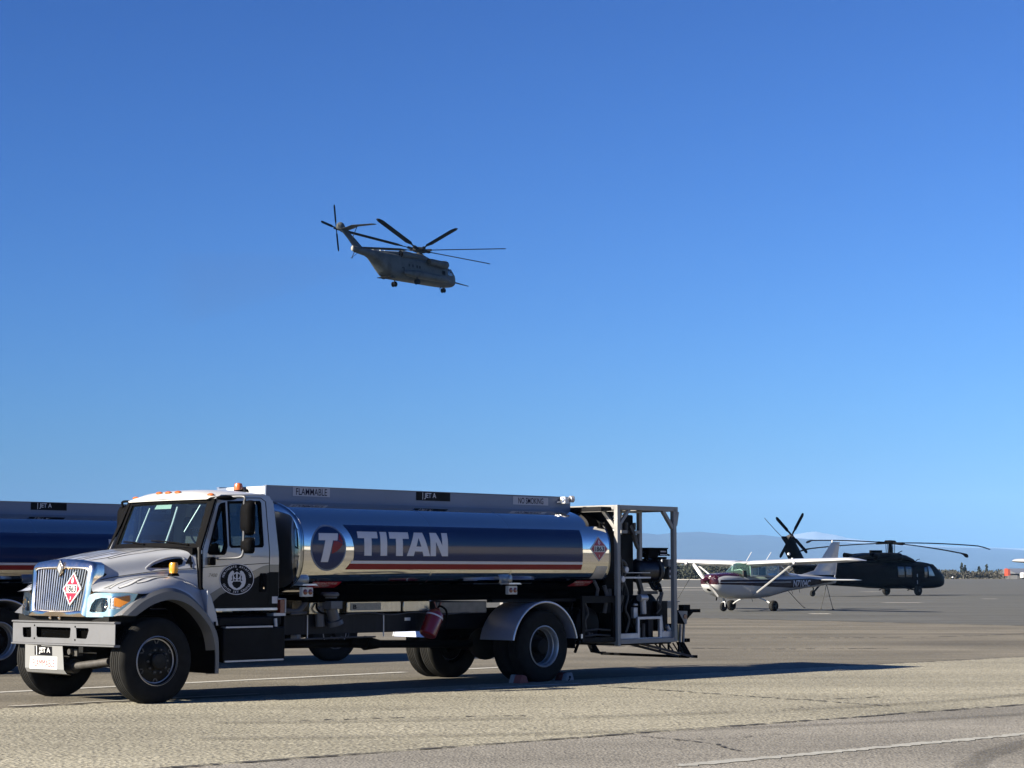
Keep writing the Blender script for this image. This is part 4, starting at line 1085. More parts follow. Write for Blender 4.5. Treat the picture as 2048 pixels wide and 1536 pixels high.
        fend = [(-.52, .80, .02, .90, .085, .02), (-.52, .90, .20, .955, .085, -.02), (-.46, 1.0, .08, 1.02, .07, .015), (-.34, .86, .34, .93, .07, .02), (-.25, 1.05, .24, 1.05, .05, .01), (-.05, .96, .42, 1.0, .05, .015)]
        top = [(-.50, .10, .34, .16, .10, .03), (-.50, .26, .48, .34, .10, -.03), (-.48, .42, .30, .48, .09, .03), (-.30, .04, .55, .05, .08, .02), (-.30, .54, .50, .60, .075, -.02), (-.15, .36, .62, .46, .075, .02), (.0, .20, .66, .25, .07, -.02), (-.05, .50, .62, .66, .06, .0)]
        for grp in (fend, top):
            g1 = [[tongue(*a)] for a in grp]; g2 = [[tongue(a[0]+.012, a[1], a[2]-.09, a[3], a[4]*.66, a[5])] for a in grp]
            decal(poly2d(g1), ptop, 'flame_outline', M_flame, hood, (.04, .03)); decal(poly2d(g2), ptop2, 'flame_fill', M_flamew, hood, (.04, .03))
    # amber lamp on the near fender
    for s in (-1,):
        b = MB(); b.prism([(.26, 1.495), (.38, 1.495), (.36, 1.53), (.28, 1.53)], 'xz', s*1.03, s*.95); lb = b.build('fender_lamp', M_plast, T)
        b = MB(); b.lathe([(.048, 0), (.055, .03), (.055, .10), (.045, .125), (.001, .13)], (.32, s*.99, 1.53), (0, 0, 1), 16, caps=False); b.build('lens', M_amberlit, lb)

    # ---- grille
    def gx(z): return lerp(-.655, -.575, (z-1.03)/.6)
    gt, gb = 1.575, 1.09
    def gw(z): return lerp(.505, .575, (z-gb)/(gt-gb))
    b = MB(); b.rings([[(gx(z)+.05, -gw(z)-.02, z), (gx(z)+.05, gw(z)+.02, z), (gx(z)+.08, gw(z)+.02, z), (gx(z)+.08, -gw(z)-.02, z)] for z in (gb-.02, gt+.02)])
    gr = b.build('grille', M_hole_, T)
    b = MB(); N = 21
    for i in range(N):
        t = -1+2*(i+.5)/N; p0 = Vector((gx(gb)+.012, t*gw(gb)*.985, gb)); p1 = Vector((gx(gt)+.012, t*gw(gt)*.985, gt)); b.rings([[p+Vector((-.010, 0, 0)), p+Vector((-.002, .0085, 0)), p+Vector((.014, .006, 0)), p+Vector((.014, -.006, 0)), p+Vector((-.002, -.0085, 0))] for p in (p0, p1)])
    b.build('grille_bars', M_bars, gr, 30)
    # chrome surround with rounded shoulders
    def sur(y0, z0, x0, y1, z1, x1): return None
    b = MB()
    O = [(-.615, 1.02), (-.625, 1.15), (-.65, 1.40), (-.665, 1.56), (-.645, 1.63), (-.58, 1.662), (-.3, 1.69), (0, 1.70)]
    I = [(-.50, 1.085), (-.512, 1.15), (-.545, 1.40), (-.573, 1.555), (-.570, 1.575), (-.545, 1.578), (-.3, 1.578), (0, 1.578)]
    O = O+[(-y, z) for y, z in reversed(O[:-1])]; I = I+[(-y, z) for y, z in reversed(I[:-1])]
    r = []
    for (yo_, zo_), (yi, zi) in zip(O, I):
        xo, xi = gx(zo_), gx(zi)
        r.append([(xi+.055, yi, zi), (xi, yi, zi), (lerp(xi, xo, .25)-.022, lerp(yi, yo_, .25), lerp(zi, zo_, .25)), (lerp(xi, xo, .7)-.014, lerp(yi, yo_, .7), lerp(zi, zo_, .7)), (xo+.015, yo_, zo_), (xo+.06, yo_+(.012 if yo_ < 0 else -.012)*0, zo_), (xo+.15, yo_, zo_-.004)])
    b.rings(r, closed=False)
    # bottom chin
    r = []
    for y in (-.60, -.3, -.1, 0, .1, .3, .60):
        k = .012 if abs(y) < .15 else 0
        r.append([(gx(1.09)+.05, y*.83, 1.09), (gx(1.09), y*.83, 1.088), (gx(1.06)-.015-k, y*.93, 1.06+k), (gx(1.03)-.005, y*1.02, 1.02), (gx(1.03)+.1, y*1.02, 1.015)])
    b.rings(r, closed=False); b.build('grille_surround', M_chrome, gr, 45)
    for s in (-1, 1):   # dark side intake behind the surround
        b = MB(); b.prism([(-.545, 1.14), (-.50, 1.16), (-.425, 1.35), (-.405, 1.52), (-.43, 1.53), (-.475, 1.44), (-.525, 1.28)], 'xz', s*.640, s*.668); b.build('side_inlet', M_signblack, gr)
    # emblem diamond and placard on the grille
    ez = 1.59; ex_ = gx(ez)-.045
    def em(f, dx, mtl, nm): decal(poly2d([[[(0, -.105*f), (.072*f, 0), (0, .105*f), (-.072*f, 0)]]]) if f < 1 else poly2d([[[(0, -.085), (.055, 0), (0, .085), (-.055, 0)], [(0, -.060), (.039, 0), (0, .060), (-.039, 0)]]]), lambda u, v: Vector((ex_-dx, u, ez+v)), nm, mtl, gr)
    b = MB(); b.plate([(0, -.105), (.072, 0), (0, .105), (-.072, 0)], [], lambda u, v: (ex_, u, ez+v), lambda u, v: (ex_+.03, u, ez+v)); b.build('emblem', M_chrome, gr, bevel=.004)
    em(.62, .004, M_alud, 'emblem_inset')
    pc = (-.285, 1.345)
    b = MB(); b.plate([(0, -.200), (.205, 0), (0, .200), (-.205, 0)], [], lambda u, v: (gx(pc[1]+v)-.018, pc[0]+u, pc[1]+v), lambda u, v: (gx(pc[1]+v)-.006, pc[0]+u, pc[1]+v)); b.build('placard_plate', M_alu, gr)
    placard(gr, lambda u, v, k: Vector((gx(pc[1]+v)-.020-.002*k, pc[0]-u, pc[1]+v)), .188, .195)

    # ---- headlight assemblies
    for s in (-1, 1):
        def HP(y, z):     # surface wrapping round the corner
            k = max(0, abs(y)-.60); x = -.635+.02*(z-1.03)/.3+.10*min(k, .35)/.35+(max(0, k-.35)/.17)**1.5*.25
            return Vector((x, s*abs(y), z))
        bez = [(.60, 1.02), (.60, 1.21), (.64, 1.275), (.72, 1.30), (.90, 1.305), (1.06, 1.315), (1.125, 1.30), (1.10, 1.18), (1.09, 1.08), (1.06, 1.04), (.9, 1.02)]
        lamp = [(.655, 1.085), (.68, 1.17), (.73, 1.225), (.82, 1.245), (.905, 1.24), (.905, 1.10), (.88, 1.078), (.70, 1.072)]
        turn = [(.945, 1.115), (.945, 1.235), (.98, 1.258), (1.09, 1.280), (1.09, 1.21), (1.03, 1.12)]
        b = MB(); b.plate(bez, [lamp, turn], lambda u, v: HP(u, v)+Vector((-.010, 0, 0)), lambda u, v: HP(u, v)+Vector((.05, -s*.02, 0)), (.03, .04))
        hl = b.build('headlight', M_chrome, T, 45)
        b = MB(); b.plate(lamp, [], lambda u, v: HP(u, v)+Vector((.05, 0, 0)), lambda u, v: HP(u, v)+Vector((.06, 0, 0)), (.03, .04)); b.build('reflector', M_lampin, hl)
        b = MB(); b.lathe([(.062, 0), (.055, .03), (.03, .05), (.001, .055)], HP(.855, 1.16)+Vector((-.005, 0, 0)), (1, 0, 0), 20, caps=False); b.build('bulb_bowl', M_chrome, hl)
        b = MB(); b.plate([(.82, 1.075), (.835, 1.075), (.835, 1.245), (.82, 1.245)], [], lambda u, v: HP(u, v)+Vector((.0, 0, 0)), lambda u, v: HP(u, v)+Vector((.03, 0, 0)), (.03, .04)); b.build('divider', M_signblack, hl)
        b = MB(); b.plate(lamp, [], lambda u, v: HP(u, v)+Vector((-.003, 0, 0)), lambda u, v: HP(u, v), (.03, .04)); b.build('lens', M_lens, hl)
        b = MB(); b.plate(turn, [], lambda u, v: HP(u, v)+Vector((.0, 0, 0)), lambda u, v: HP(u, v)+Vector((.02, 0, 0)), (.03, .04)); b.build('turn_signal_bowl', M_alu, hl)
        b = MB(); b.plate([(.99, 1.15), (.985, 1.24), (1.08, 1.272), (1.085, 1.20), (1.03, 1.135)], [], lambda u, v: HP(u, v)+Vector((-.012, 0, 0)), lambda u, v: HP(u, v)+Vector((-.002, 0, 0)), (.03, .04)); b.build('turn_signal', M_amber, hl)
        b = MB()
        for k in range(7):
            z = 1.125+k*.016; q0, q1 = HP(.945, z)+Vector((-.005, 0, 0)), HP(1.0, z)+Vector((-.008, 0, 0)); b.bar(q0, q1, .006, .005)
        b.build('lens_ribs', M_signblack, hl)

    # ---- bumper with cut-outs and sign plate
    def bx(y): return -.575-.03*(1-(y/1.12)**2)-.0
    holes = [[(.86, .872), (.655, .878), (.645, .765), (.665, .752), (.83, .752), (.85, .78)], [(.53, .885), (-.225, .888), (-.235, .87), (-.222, .775), (-.20, .762), (.50, .758), (.525, .78)], [(-.345, .888), (-.595, .888), (-.608, .865), (-.57, .775), (-.545, .762), (-.36, .765)]]
    outer = [(-1.12, .705), (-1.12, .945), (1.10, .925), (1.10, .69)]
    b = MB(); b.plate(outer, holes, lambda u, v: (bx(u), u, v), lambda u, v: (bx(u)+.006, u, v), (.2, 0))
    for y0, y1 in ((-1.125, 1.105),):
        n = 12
        for zz, dz in ((.955, .022), (.687, .022)):
            b.rings([[(bx(y)+dx, y, zz-(.012*(y+1.12)/2.2)+k*dz) for dx, k in ((-.006, -.5), (-.018, -.2), (-.018, .3), (-.004, .6), (.07, .6), (.07, -.5))] for y in [lerp(y0, y1, i/n) for i in range(n+1)]])
    b.build('bumper', M_bump, T, 30)
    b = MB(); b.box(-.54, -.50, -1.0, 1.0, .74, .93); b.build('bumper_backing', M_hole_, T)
    b = MB()
    for y in (-.30, .60):
        for z in (.90, .745): b.cyl((bx(y)-.004, y-.03, z), (bx(y)+.004, y-.03, z), .012, n=10)
    b.build('bumper_bolt', M_plast, T)
    b = MB()
    for y in (.22, .02): b.sphere((-.60, y, 1.0), .022, 12, 8)
    b.build('hood_latch', M_chrome, T)
    b = MB(); b.box(-.57, -.2, -.98, .98, .955, 1.03); b.build('front_crossmember', M_grease, T)
    # hanging sign plate
    px = -.60
    b = MB(); b.plate([(.77, .685), (-.055, .690), (-.075, .385), (.785, .385)], [], lambda u, v: (px+(.69-v)*.05, u, v), lambda u, v: (px+.006+(.69-v)*.05, u, v)); b.rings([[(px+.015, .785, .386), (px+.015, -.075, .386)], [(px+.05, .79, .335), (px+.05, -.09, .335)], [(px+.12, .78, .318), (px+.12, -.085, .318)]], closed=False)
    pl = b.build('sign_plate', M_plate, T)
    def pf(off): return lambda u, v: Vector((px-off+(.69-v)*.05, u, v))
    decal(poly2d([[[(.17, .545), (.17, .655), (.56, .655), (.56, .545)]]]), pf(.002), 'sign_panel', M_signblack, pl)
    decal(poly2d([[[(.505, .545), (.505, .655), (.52, .655), (.52, .545)]]]), pf(.004), 'divider', M_signwhite, pl)
    decal(poly2d([[[(.07, .385), (.06, .535), (.66, .525), (.68, .375)]]]), pf(.002), 'sign_panel', M_signwhite, pl)
    q = text2d('JET A', .25, .078, .03); xf(q, 0, 0, -1, 1); xf(q, .335, .60); decal(q, pf(.004), 'lettering', M_signwhite, pl)
    q = text2d('FLAMMABLE', .49, .085, .0); xf(q, 0, 0, -1, 1); xf(q, .365, .452); decal(q, pf(.004), 'lettering', M_signredtxt, pl)
    b = MB(); b.cyl((-.40, .1, .42), (-.38, -.02, .42), .085, .085, 18); b.cyl((-.42, -.02, .42), (-.40, -.75, .50), .042, .042, 12); b.box(-.5, -.42, -.22, -.12, .55, .63); b.cyl((-.55, -.12, .60), (-.46, -.12, .60), .035, .035, 12); b.build('air_hose_coupling', M_galvd, T)
M_bars = mat('bright grille bars', (.62, .62, .60), .30, .9, rvar=.05)
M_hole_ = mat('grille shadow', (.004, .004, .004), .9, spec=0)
M_mirbr = mat('grey mirror tube', (.16, .165, .18), .45, .3)
M_amberlit = mat('bright amber lens', (.95, .42, .03), .2, 0, coat=.6)
M_lampin = mat('lamp bowl grey', (.10, .095, .085), .25, .6)
M_bump = mat('bumper aluminium', (.25, .255, .27), .42, .25, var=.06, vscale=5, dirt=.3, dirtcol=(.2, .19, .17), dscale=9, bump=.06, bscale=50)
M_plate = mat('painted plate', (.34, .345, .345), .45, .1, var=.05, dirt=.2, dirtcol=(.22, .21, .18))
M_signredtxt = mat('red sign lettering', (.60, .10, .11), .5)
M_galvd = mat('dirty cast metal', (.055, .052, .048), .6, .4, var=.3, vscale=9, bump=.3, bscale=40)
M_module = mat('aluminium square tube', (.36, .355, .345), .45, .1, var=.08, vscale=5, rvar=.08, bump=.04, bscale=60, dirt=.15, dirtcol=(.16, .15, .13))

def build_module(T):
    m = MB(); w = .07
    z0, z1, xa, xb = .50, 2.53, 8.05, 9.33
    def B(a, b_, ww=.07, hh=None): m.bar(a, b_, ww, hh)
    for y in (-1.19, 1.19):
        B((xa, y, z0-.03), (xa, y, z1)); B((xb, y, z0-.0), (xb, y, z1-.035))
        B((xa+.035, y, z1-.035), (xb+.07, y, z1-.035)); B((xa+.035, y, z0+.03), (xb-.035, y, z0+.03))
        B((xa+.03, y, z1-.30), (xa+.26, y, z1-.06), .05); B((xb-.03, y, z1-.32), (xb-.26, y, z1-.06), .055)
    for x in (xa, xb+.035): B((x, -1.155, z1-.035), (x, 1.155, z1-.035))
    for x in (xa, xb): B((x, -1.155, z0+.03), (x, 1.155, z0+.03))
    for s in (-1, 1): B((xa, s*1.155, z1-.34), (xa, s*.90, z1-.06), .055)
    B((xb+.03, -1.19, z1-.28), (xb+.075, -1.19, z1-.07), .06)
    fr = m.build('frame', M_module, T, bevel=.006)
    b = MB(); b.box(8.09, 9.30, -1.15, 1.15, 2.497, 2.505); b.build('roof_sheet', M_blackm, T)
    b = MB(); b.bar((8.76, -1.0, 1.72), (8.76, -1.0, 2.48), .06); b.bar((8.33, -1.0, 2.1), (8.33, -1.0, 2.46), .04); b.box(8.33, 8.76, -1.03, -.97, 2.425, 2.455); b.box(8.30, 8.44, -1.05, -.9, 2.12, 2.165); b.box(8.60, 8.76, -1.05, -.9, 2.12, 2.165); b.build('upright', M_module, T)
    b = MB()
    for s in (-1, 1): b.box(7.80, 8.02, s*.4, s*1.10, 2.44, 2.50)
    b.build('roof_bracket', M_blackm, T)
    # dark hose tower behind the upright
    b = MB(); b.box(8.36, 8.72, -.92, -.35, 1.20, 2.40); b.box(8.10, 8.34, -.9, -.3, 1.3, 2.44); b.build('hose_tower', M_blackm, T, bevel=.02)
    b = MB(); b.cyl((8.44, -1.02, 2.17), (8.44, -1.02, 2.28), .03, n=10); b.cyl((8.62, -1.02, 2.17), (8.62, -1.02, 2.28), .03, n=10); b.bar((8.50, -1.04, 2.24), (8.62, -1.06, 2.0), .06, .05); b.tube([(8.56, -1.05, 2.1), (8.62, -1.06, 1.95), (8.66, -1.06, 1.9)], .03, 8)
    b.build('hose_roller', M_galvd, T)
    b = MB(); b.sphere((8.10, -1.10, 2.36), .03, 10, 6); b.box(8.10, 8.20, -1.12, -1.06, 2.14, 2.19); b.build('deck_lamp', M_signwhite, T)
    b = MB(); b.tube(smooth_path([(8.14, -1.1, 1.95), (8.2, -1.1, 1.8), (8.26, -1.1, 1.6), (8.24, -1.08, 1.4)], 5), .016, 8)
    b.tube(smooth_path([(8.12, -1.08, 1.70), (8.30, -1.08, 1.70), (8.36, -1.08, 1.6), (8.30, -1.06, 1.4), (8.26, -1.04, 1.1)], 5), .028, 8)
    b.tube([(8.12, -1.08, 1.60), (8.32, -1.08, 1.60)], .02, 8); b.build('hose', M_galvd, T)
    # filter vessel with flanged end
    b = MB(); b.lathe([(.001, 0), (.12, .01), (.17, .05), (.185, .10), (.185, .42), (.205, .42), (.205, .46), (.185, .46), (.18, .50), (.14, .54), (.05, .56), (.001, .56)], (8.76, -.86, 1.565), (1, -.10, 0), 28, caps=False)
    fv = b.build('filter_vessel', M_vessel, T, 40)
    b = MB(); b.lathe([(.21, 0), (.215, .01), (.215, .035), (.205, .045)], (9.16, -.90, 1.565), (1, -.1, 0), 28, caps=False); b.build('flange', M_galvd, fv)
    b = MB(); b.box(8.88, 9.10, -1.08, -.86, 1.765, 1.90); b.box(9.11, 9.32, -1.08, -.88, 1.79, 1.905); b.box(8.88, 9.32, -1.10, -.86, 1.893, 1.912); b.box(9.14, 9.30, -1.085, -.9, 1.74, 1.775)
    cb = b.build('control_box', M_plast, T, bevel=.01)
    b = MB(); b.box(9.14, 9.29, -1.090, -1.084, 1.80, 1.815); b.box(9.15, 9.27, -1.090, -1.084, 1.845, 1.865); b.build('display_slot', M_vwhite, cb)
    b = MB(); b.tube([(8.80, -1.0, 1.83), (8.9, -1.0, 1.82)], .012, 8); b.tube([(9.32, -1.0, 1.82), (9.40, -1.05, 1.80)], .014, 8); b.bar((8.92, -.98, 1.72), (8.95, -.98, 1.78), .05); b.bar((9.2, -.98, 1.70), (9.24, -.98, 1.75), .05); b.build('conduit', M_plast, T)
    b = MB(); b.box(9.34, 9.46, -1.07, -.95, 1.625, 1.74); b.tube([(9.36, -1.075, 1.64), (9.36, -1.075, 1.60)], .01, 6); b.build('meter_housing', M_module, T, bevel=.01)
    b = MB(); b.box(9.35, 9.47, -1.07, -.95, 1.43, 1.60); mt = b.build('register', M_galvd, T, bevel=.01)
    b = MB(); b.box(9.37, 9.45, -1.075, -1.070, 1.54, 1.575); b.box(9.37, 9.45, -1.075, -1.070, 1.46, 1.495); b.build('dial', M_vwhite, mt)
    b = MB(); b.cyl((9.42, -1.02, 1.60), (9.56, -1.02, 1.52), .065, .06, 14); b.build('work_lamp', M_blackm, T)
    # shelf, valves, pipes
    b = MB(); b.box(8.30, 8.95, -1.06, -.7, 1.45, 1.475); b.box(8.30, 8.95, -1.06, -.7, 1.53, 1.54); b.build('shelf', M_alud, T)
    b = MB(); b.bar((8.68, -1.02, 1.50), (8.78, -1.02, 1.24), .06); b.box(8.73, 9.12, -1.05, -.98, 1.215, 1.26); b.build('hose_guide', M_galvd, T)
    b = MB()
    b.tube(smooth_path([(8.40, -1.0, 1.40), (8.36, -1.02, 1.25), (8.34, -1.0, 1.05), (8.30, -1.02, .95)], 5), .032, 10)
    b.tube(smooth_path([(8.95, -1.02, 1.42), (8.98, -1.05, 1.32), (9.06, -1.05, 1.28), (9.18, -1.05, 1.30), (9.22, -1.04, 1.22), (9.20, -1.02, 1.1)], 5), .018, 8)
    b.tube(smooth_path([(9.05, -1.0, 1.42), (9.10, -1.0, 1.30), (9.20, -1.0, 1.36), (9.24, -1.0, 1.25)], 5), .03, 8)
    b.tube(smooth_path([(8.20, -1.06, 1.34), (8.26, -1.06, 1.26), (8.22, -1.06, 1.18), (8.14, -1.06, 1.20)], 5), .03, 8)
    b.build('pipework', M_blackm, T)
    b = MB(); b.cyl((9.22, -1.04, 1.24), (9.16, -1.04, 1.0), .032, .018, 12); b.cyl((8.32, -1.04, 1.20), (8.22, -1.04, .95), .034, .016, 12); b.cyl((8.22, -1.04, 1.05), (8.25, -1.04, .92), .02, .015, 10); b.cyl((8.14, -1.10, .66), (8.14, -1.10, .70), .04, .04, 12); b.build('nozzle', M_galv, T)
    b = MB(); b.cyl((8.70, -1.04, 1.16), (8.86, -1.04, 1.16), .055, .055, 14); b.cyl((8.78, -1.04, 1.16), (8.80, -1.04, .92), .05, .045, 14); b.cyl((8.60, -1.02, 1.06), (8.68, -1.02, 1.06), .02, n=8); b.box(8.58, 8.67, -1.04, -.98, .86, 1.02); b.build('valve_body', M_alud, T, bevel=.006)
    b = MB()
    for zz in (.62, .70, 1.12): b.tube([(7.38, -1.13, zz), (7.66, -1.15, zz+.02), (7.95, -1.13, zz)], .014, 6)
    b.tube(smooth_path([(7.42, -1.12, 1.1), (7.46, -1.14, .95), (7.40, -1.14, .85), (7.44, -1.12, .72)], 5), .018, 8)
    b.tube(smooth_path([(8.30, -1.13, .66), (8.36, -1.14, .85), (8.28, -1.14, 1.0), (8.36, -1.12, 1.2), (8.30, -1.1, 1.4)], 5), .016, 8)
    b.tube(smooth_path([(9.0, -1.12, .92), (9.08, -1.14, 1.02), (9.0, -1.14, 1.12), (9.1, -1.12, 1.2)], 5), .014, 8)
    b.build('small_hose', M_galvd, T)
    b = MB()
    for x, z in ((8.16, 1.50), (8.26, 1.44), (8.34, 1.58)): b.lathe([(.001, 0), (.045, 0), (.05, .02), (.05, .05), (.03, .06)], (x, -1.12, z), (0, 1, 0), 16, caps=False)
    b.build('pressure_gauge', M_alud, T)
    b = MB()
    for x, z in ((8.16, 1.50), (8.26, 1.44), (8.34, 1.58)): b.cyl((x, -1.121, z), (x, -1.123, z), .036, n=14)
    b.build('gauge_face', M_vwhite, T)
    # hose reels
    def reel(c, R, wid, nm='hose_reel'):
        b = MB(); o = Vector(c)
        b.lathe([(R, 0), (R+.015, .01), (R+.015, .03), (R*.55, .03), (R*.50, .06), (R*.50, wid-.06), (R*.55, wid-.03), (R+.015, wid-.03), (R+.015, wid-.01), (R, wid)], o, (0, 1, 0), 36)
        r_ = b.build(nm, M_blackm, T, 35)
        b = MB(); pts = []
        turns = 7
        for i in range(turns*20+1):
            a = 2*pi*i/20; rr = R*.80; pts.append(o+Vector((cos(a)*rr, .06+(wid-.12)*i/(turns*20), sin(a)*rr)))
        b.tube(pts, .034, 8); b.build('wound_hose', M_rubber, r_)
    reel((8.92, -.98, .93), .30, .50); reel((7.66, -.95, .78), .24, .55)
    # belly box and side bins
    b = MB()
    b.plate([(8.52, .56), (9.08, .56), (9.08, .885), (8.52, .885)], [[(8.565, .575), (9.02, .575), (9.02, .845), (8.565, .845)]], lambda u, v: (u, -1.17, v), lambda u, v: (u, -1.13, v))
    b.box(9.08, 9.30, -1.17, -1.12, .565, .66); b.box(8.10, 8.52, -1.17, -1.12, .565, .645)
    b.build('reel_bracket', M_alud, T, bevel=.004)
    MB().cyl((8.72, -1.1, .50), (8.72, -1.1, .78), .03, n=10).build('hose_end', M_vessel, T)
    MB().cyl((8.63, -1.08, .50), (8.63, -1.08, .72), .04, n=10).build('hose_end', M_vessel, T)
    MB().box(8.9, 9.0, -1.05, -.9, .50, .84).build('junction_box', M_vessel, T)
    b = MB(); b.box(8.05, 9.34, -1.12, 1.12, .47, .50); b.box(9.1, 9.34, -1.05, -.2, .66, 1.11); b.build('floor_tray', M_blackm, T)
    b = MB(); b.box(8.10, 9.28, -.78, -.2, .50, 1.10); b.box(8.10, 8.5, -.80, -.2, 1.1, 1.45); b.box(7.36, 7.96, -.36, 0, .56, 1.18); b.build('dark_fill', M_hole_, T)  # added black boxes, dark fill for the gaps behind frame and posts
    b = MB(); b.tube([(9.24, -1.1, .52), (9.26, -1.11, .62), (9.30, -1.11, .68), (9.25, -1.11, .74)], .035, 8); b.tube([(9.18, -1.1, .6), (9.16, -1.08, .9)], .014, 6); b.build('grounding_reel', M_alud, T)
    b = MB(); b.plate([(7.30, .54), (8.02, .54), (8.02, 1.20), (7.30, 1.20)], [[(7.36, .60), (7.96, .60), (7.96, 1.10), (7.36, 1.10)]], lambda u, v: (u, -1.18, v), lambda u, v: (u, -1.14, v)); b.box(7.30, 8.02, -1.16, 1.1, .53, .56); b.box(7.9, 8.0, -1.1, -.8, .95, 1.15); b.build('side_frame', M_blackm, T)
    b = MB(); b.cyl((7.50, -1.12, .64), (7.50, -1.12, .68), .02, n=8); b.cyl((7.56, -1.12, .62), (7.56, -1.12, .67), .022, n=8); b.tube([(7.86, -1.1, .95), (7.9, -1.12, 1.2), (7.86, -1.1, 1.35)], .03, 8); b.tube([(7.7, -1.08, 1.12), (7.72, -1.1, 1.30), (7.66, -1.08, 1.42)], .025, 8); b.box(7.93, 8.0, -1.12, -1.08, 1.15, 1.30); b.build('valve_cluster', M_galv, T)
    # rear bumper, lamp bracket with red reflector, tapering ramp
    b = MB()
    for s in (-1, 1):
        y = s*.95
        b.prism([(9.60, .97), (9.90, .96), (10.03, .93), (9.90, .84), (9.83, .75), (9.60, .76)], 'xz', y-.04, y+.04)
        b.box(9.78, 9.94, y-.05, y+.05, .96, 1.045); b.box(9.90, 10.20, y-.04, y+.04, .925, .975)
        b.prism([(9.70, .48), (9.80, .48), (9.98, .27), (10.12, .27), (10.12, .225), (9.84, .265)], 'xz', y-.04, y+.04)
        b.box(9.84, 9.94, y-.04, y+.04, .475, .53)
    b.box(9.55, 9.63, -.99, .99, .66, .76); b.box(9.98, 10.04, -.9, .9, .225, .265)
    rb = b.build('rear_bumper', M_plast, T)
    b = MB()
    for s in (-1, 1): b.prism([(9.66, .955), (9.88, .95), (9.86, .75), (9.82, .75)], 'xz', s*.995, s*.99)
    b.build('lamp_plate', M_module, rb)
    b = MB()
    for s in (-1, 1): b.cyl((9.82, s*.996, .865), (9.82, s*1.006, .865), .038, n=18)
    b.build('reflector', M_redlens, rb)
    b = MB(); b.box(9.34, 9.58, -1.05, -.85, 1.0, 1.09); b.box(9.34, 9.62, -1.06, -.84, 1.09, 1.105); b.build('bumper_box', M_module, T)
    for x in (9.72, 9.80): MB().bar((x, -.97, .48), (x+.02, -.97, .75), .03).build('bumper_stay', M_module, T)
    b = MB(); b.box(9.58, 9.66, -1.0, -.9, .50, .75); b.build('yellow_hose_guard', mat('olive yellow', (.16, .15, .03), .6, var=.3), T)
    b = MB()
    for y in (-1.0, -.72): b.bar((8.72, y, .49), (9.98, y, .25), .03, .035)
    rp = b.build('ladder_rail', mat('dark red brown paint', (.045, .012, .010), .6, var=.3), T)
    b = MB()
    for x in (9.10, 9.25, 9.40, 9.52, 9.64): b.bar((x, -1.0, .47), (x+.13, -1.0, .40-(x-9.0)*.13), .016, .016)
    for x in (9.22, 9.42, 9.66): b.bar((x, -1.0, .47), (x, -1.0, .38-(x-9.0)*.1), .03, .02)
    b.build('ladder_rung', M_blackm, rp)
M_vessel = mat('dark navy vessel', (.020, .022, .035), .4, .3, var=.3, vscale=4, coat=.2)

truck = build_truck((-4.97, 23.87, 0), radians(45.2), 'nearest white and silver fuel tanker in front of the other tanker, number 4 on its hood')
truck_b = copy_tree(truck)
truck_b.location = (-3.85, 35.1, 0); truck_b.rotation_euler = (0, 0, radians(223.2))
truck_b['label'] = 'second fuel tanker behind the nearest one, facing away, cut by the left edge'
truck['group'] = truck_b['group'] = 'aviation fuel trucks on the apron'
truck['label'] = 'nearest silver fuel tanker, its lit grille towards the left and number 4 on its hood'

# wheel chocks against the near rear tyre
def chock(x, flip, label):
    t = thing('wheel_chock', label, 'wheel chock', (0, 0, 0), 0, 'red and white chocks at the rear tyre')
    c, s = cos(radians(45.2)), sin(radians(45.2)); y = -1.12
    t.location = (-4.97+c*x-s*y, 23.87+s*x+c*y, .008); t.rotation_euler = (0, 0, radians(45.2)+(pi if flip else 0))
    M_cr = mat('faded red rubber', (.42, .10, .085), .7, var=.15, vscale=12, dirt=.3); M_cw = mat('faded white rubber', (.42, .40, .42), .7, var=.1, vscale=12, dirt=.4, dirtcol=(.2, .19, .17))
    pr = [(-.10, 0), (.085, 0), (.045, .10), (-.035, .12), (-.055, .11)]
    b = MB(); b.prism(pr, 'xz', -.11, .02); b.build('wedge', M_cr, t, bevel=.01)
    b = MB(); b.prism([(a*.995, b_*.995) for a, b_ in pr], 'xz', .02, .11); b.build('wedge_end', M_cw, t, bevel=.01)
    b = MB(); b.cyl((.0, .115, .055), (.0, .10, .055), .018, n=12); b.tube([(0, .11, .055), (.03, .14, .03), (.08, .16, .012)], .007, 6); b.build('rope', M_plast, t)
    return t
chock(6.06, False, 'faded red and white chock in front of the near rear tyre')
chock(6.98, True, 'faded chock behind the near rear tyre, showing its pale end')

# ============================================================ AIRCRAFT
def body_ring(x, zb, zt, hw, ex=2.6, n=28, y0=0.0):
    zc, hh = (zb+zt)/2, (zt-zb)/2; r = []
    for i in range(n):
        a = 2*pi*i/n; c, s = cos(a), sin(a)
        r.append((x, y0+hw*abs(c)**(2/ex)*(1 if c > 0 else -1), zc+hh*abs(s)**(2/ex)*(1 if s > 0 else -1)))
    return r
def loft(sts, ex=2.6, n=28, y0=0.0, b=None):
    b = b or MB(); b.rings([body_ring(*s[:4], ex=(s[4] if len(s) > 4 else ex), n=n, y0=(s[5] if len(s) > 5 else y0)) for s in sts]); return b
def foil(secs, b=None, n=9, tk=.12):
    """wing from sections (origin LE point, chord, thickness, up vector)"""
    b = b or MB(); R = []
    for le, ch, th_, up in secs:
        le = Vector(le); up = Vector(up).normalized(); r = []
        prof = [(0, 0), (.04, .45), (.15, .85), (.3, 1.0), (.6, .75), (1.0, .06)]
        for t, k in prof: r.append(le+Vector((1, 0, 0))*ch*t+up*th_*.62*k)
        for t, k in reversed(prof[1:]): r.append(le+Vector((1, 0, 0))*ch*t-up*th_*.38*k)
        R.append(r)
    b.rings(R); return b
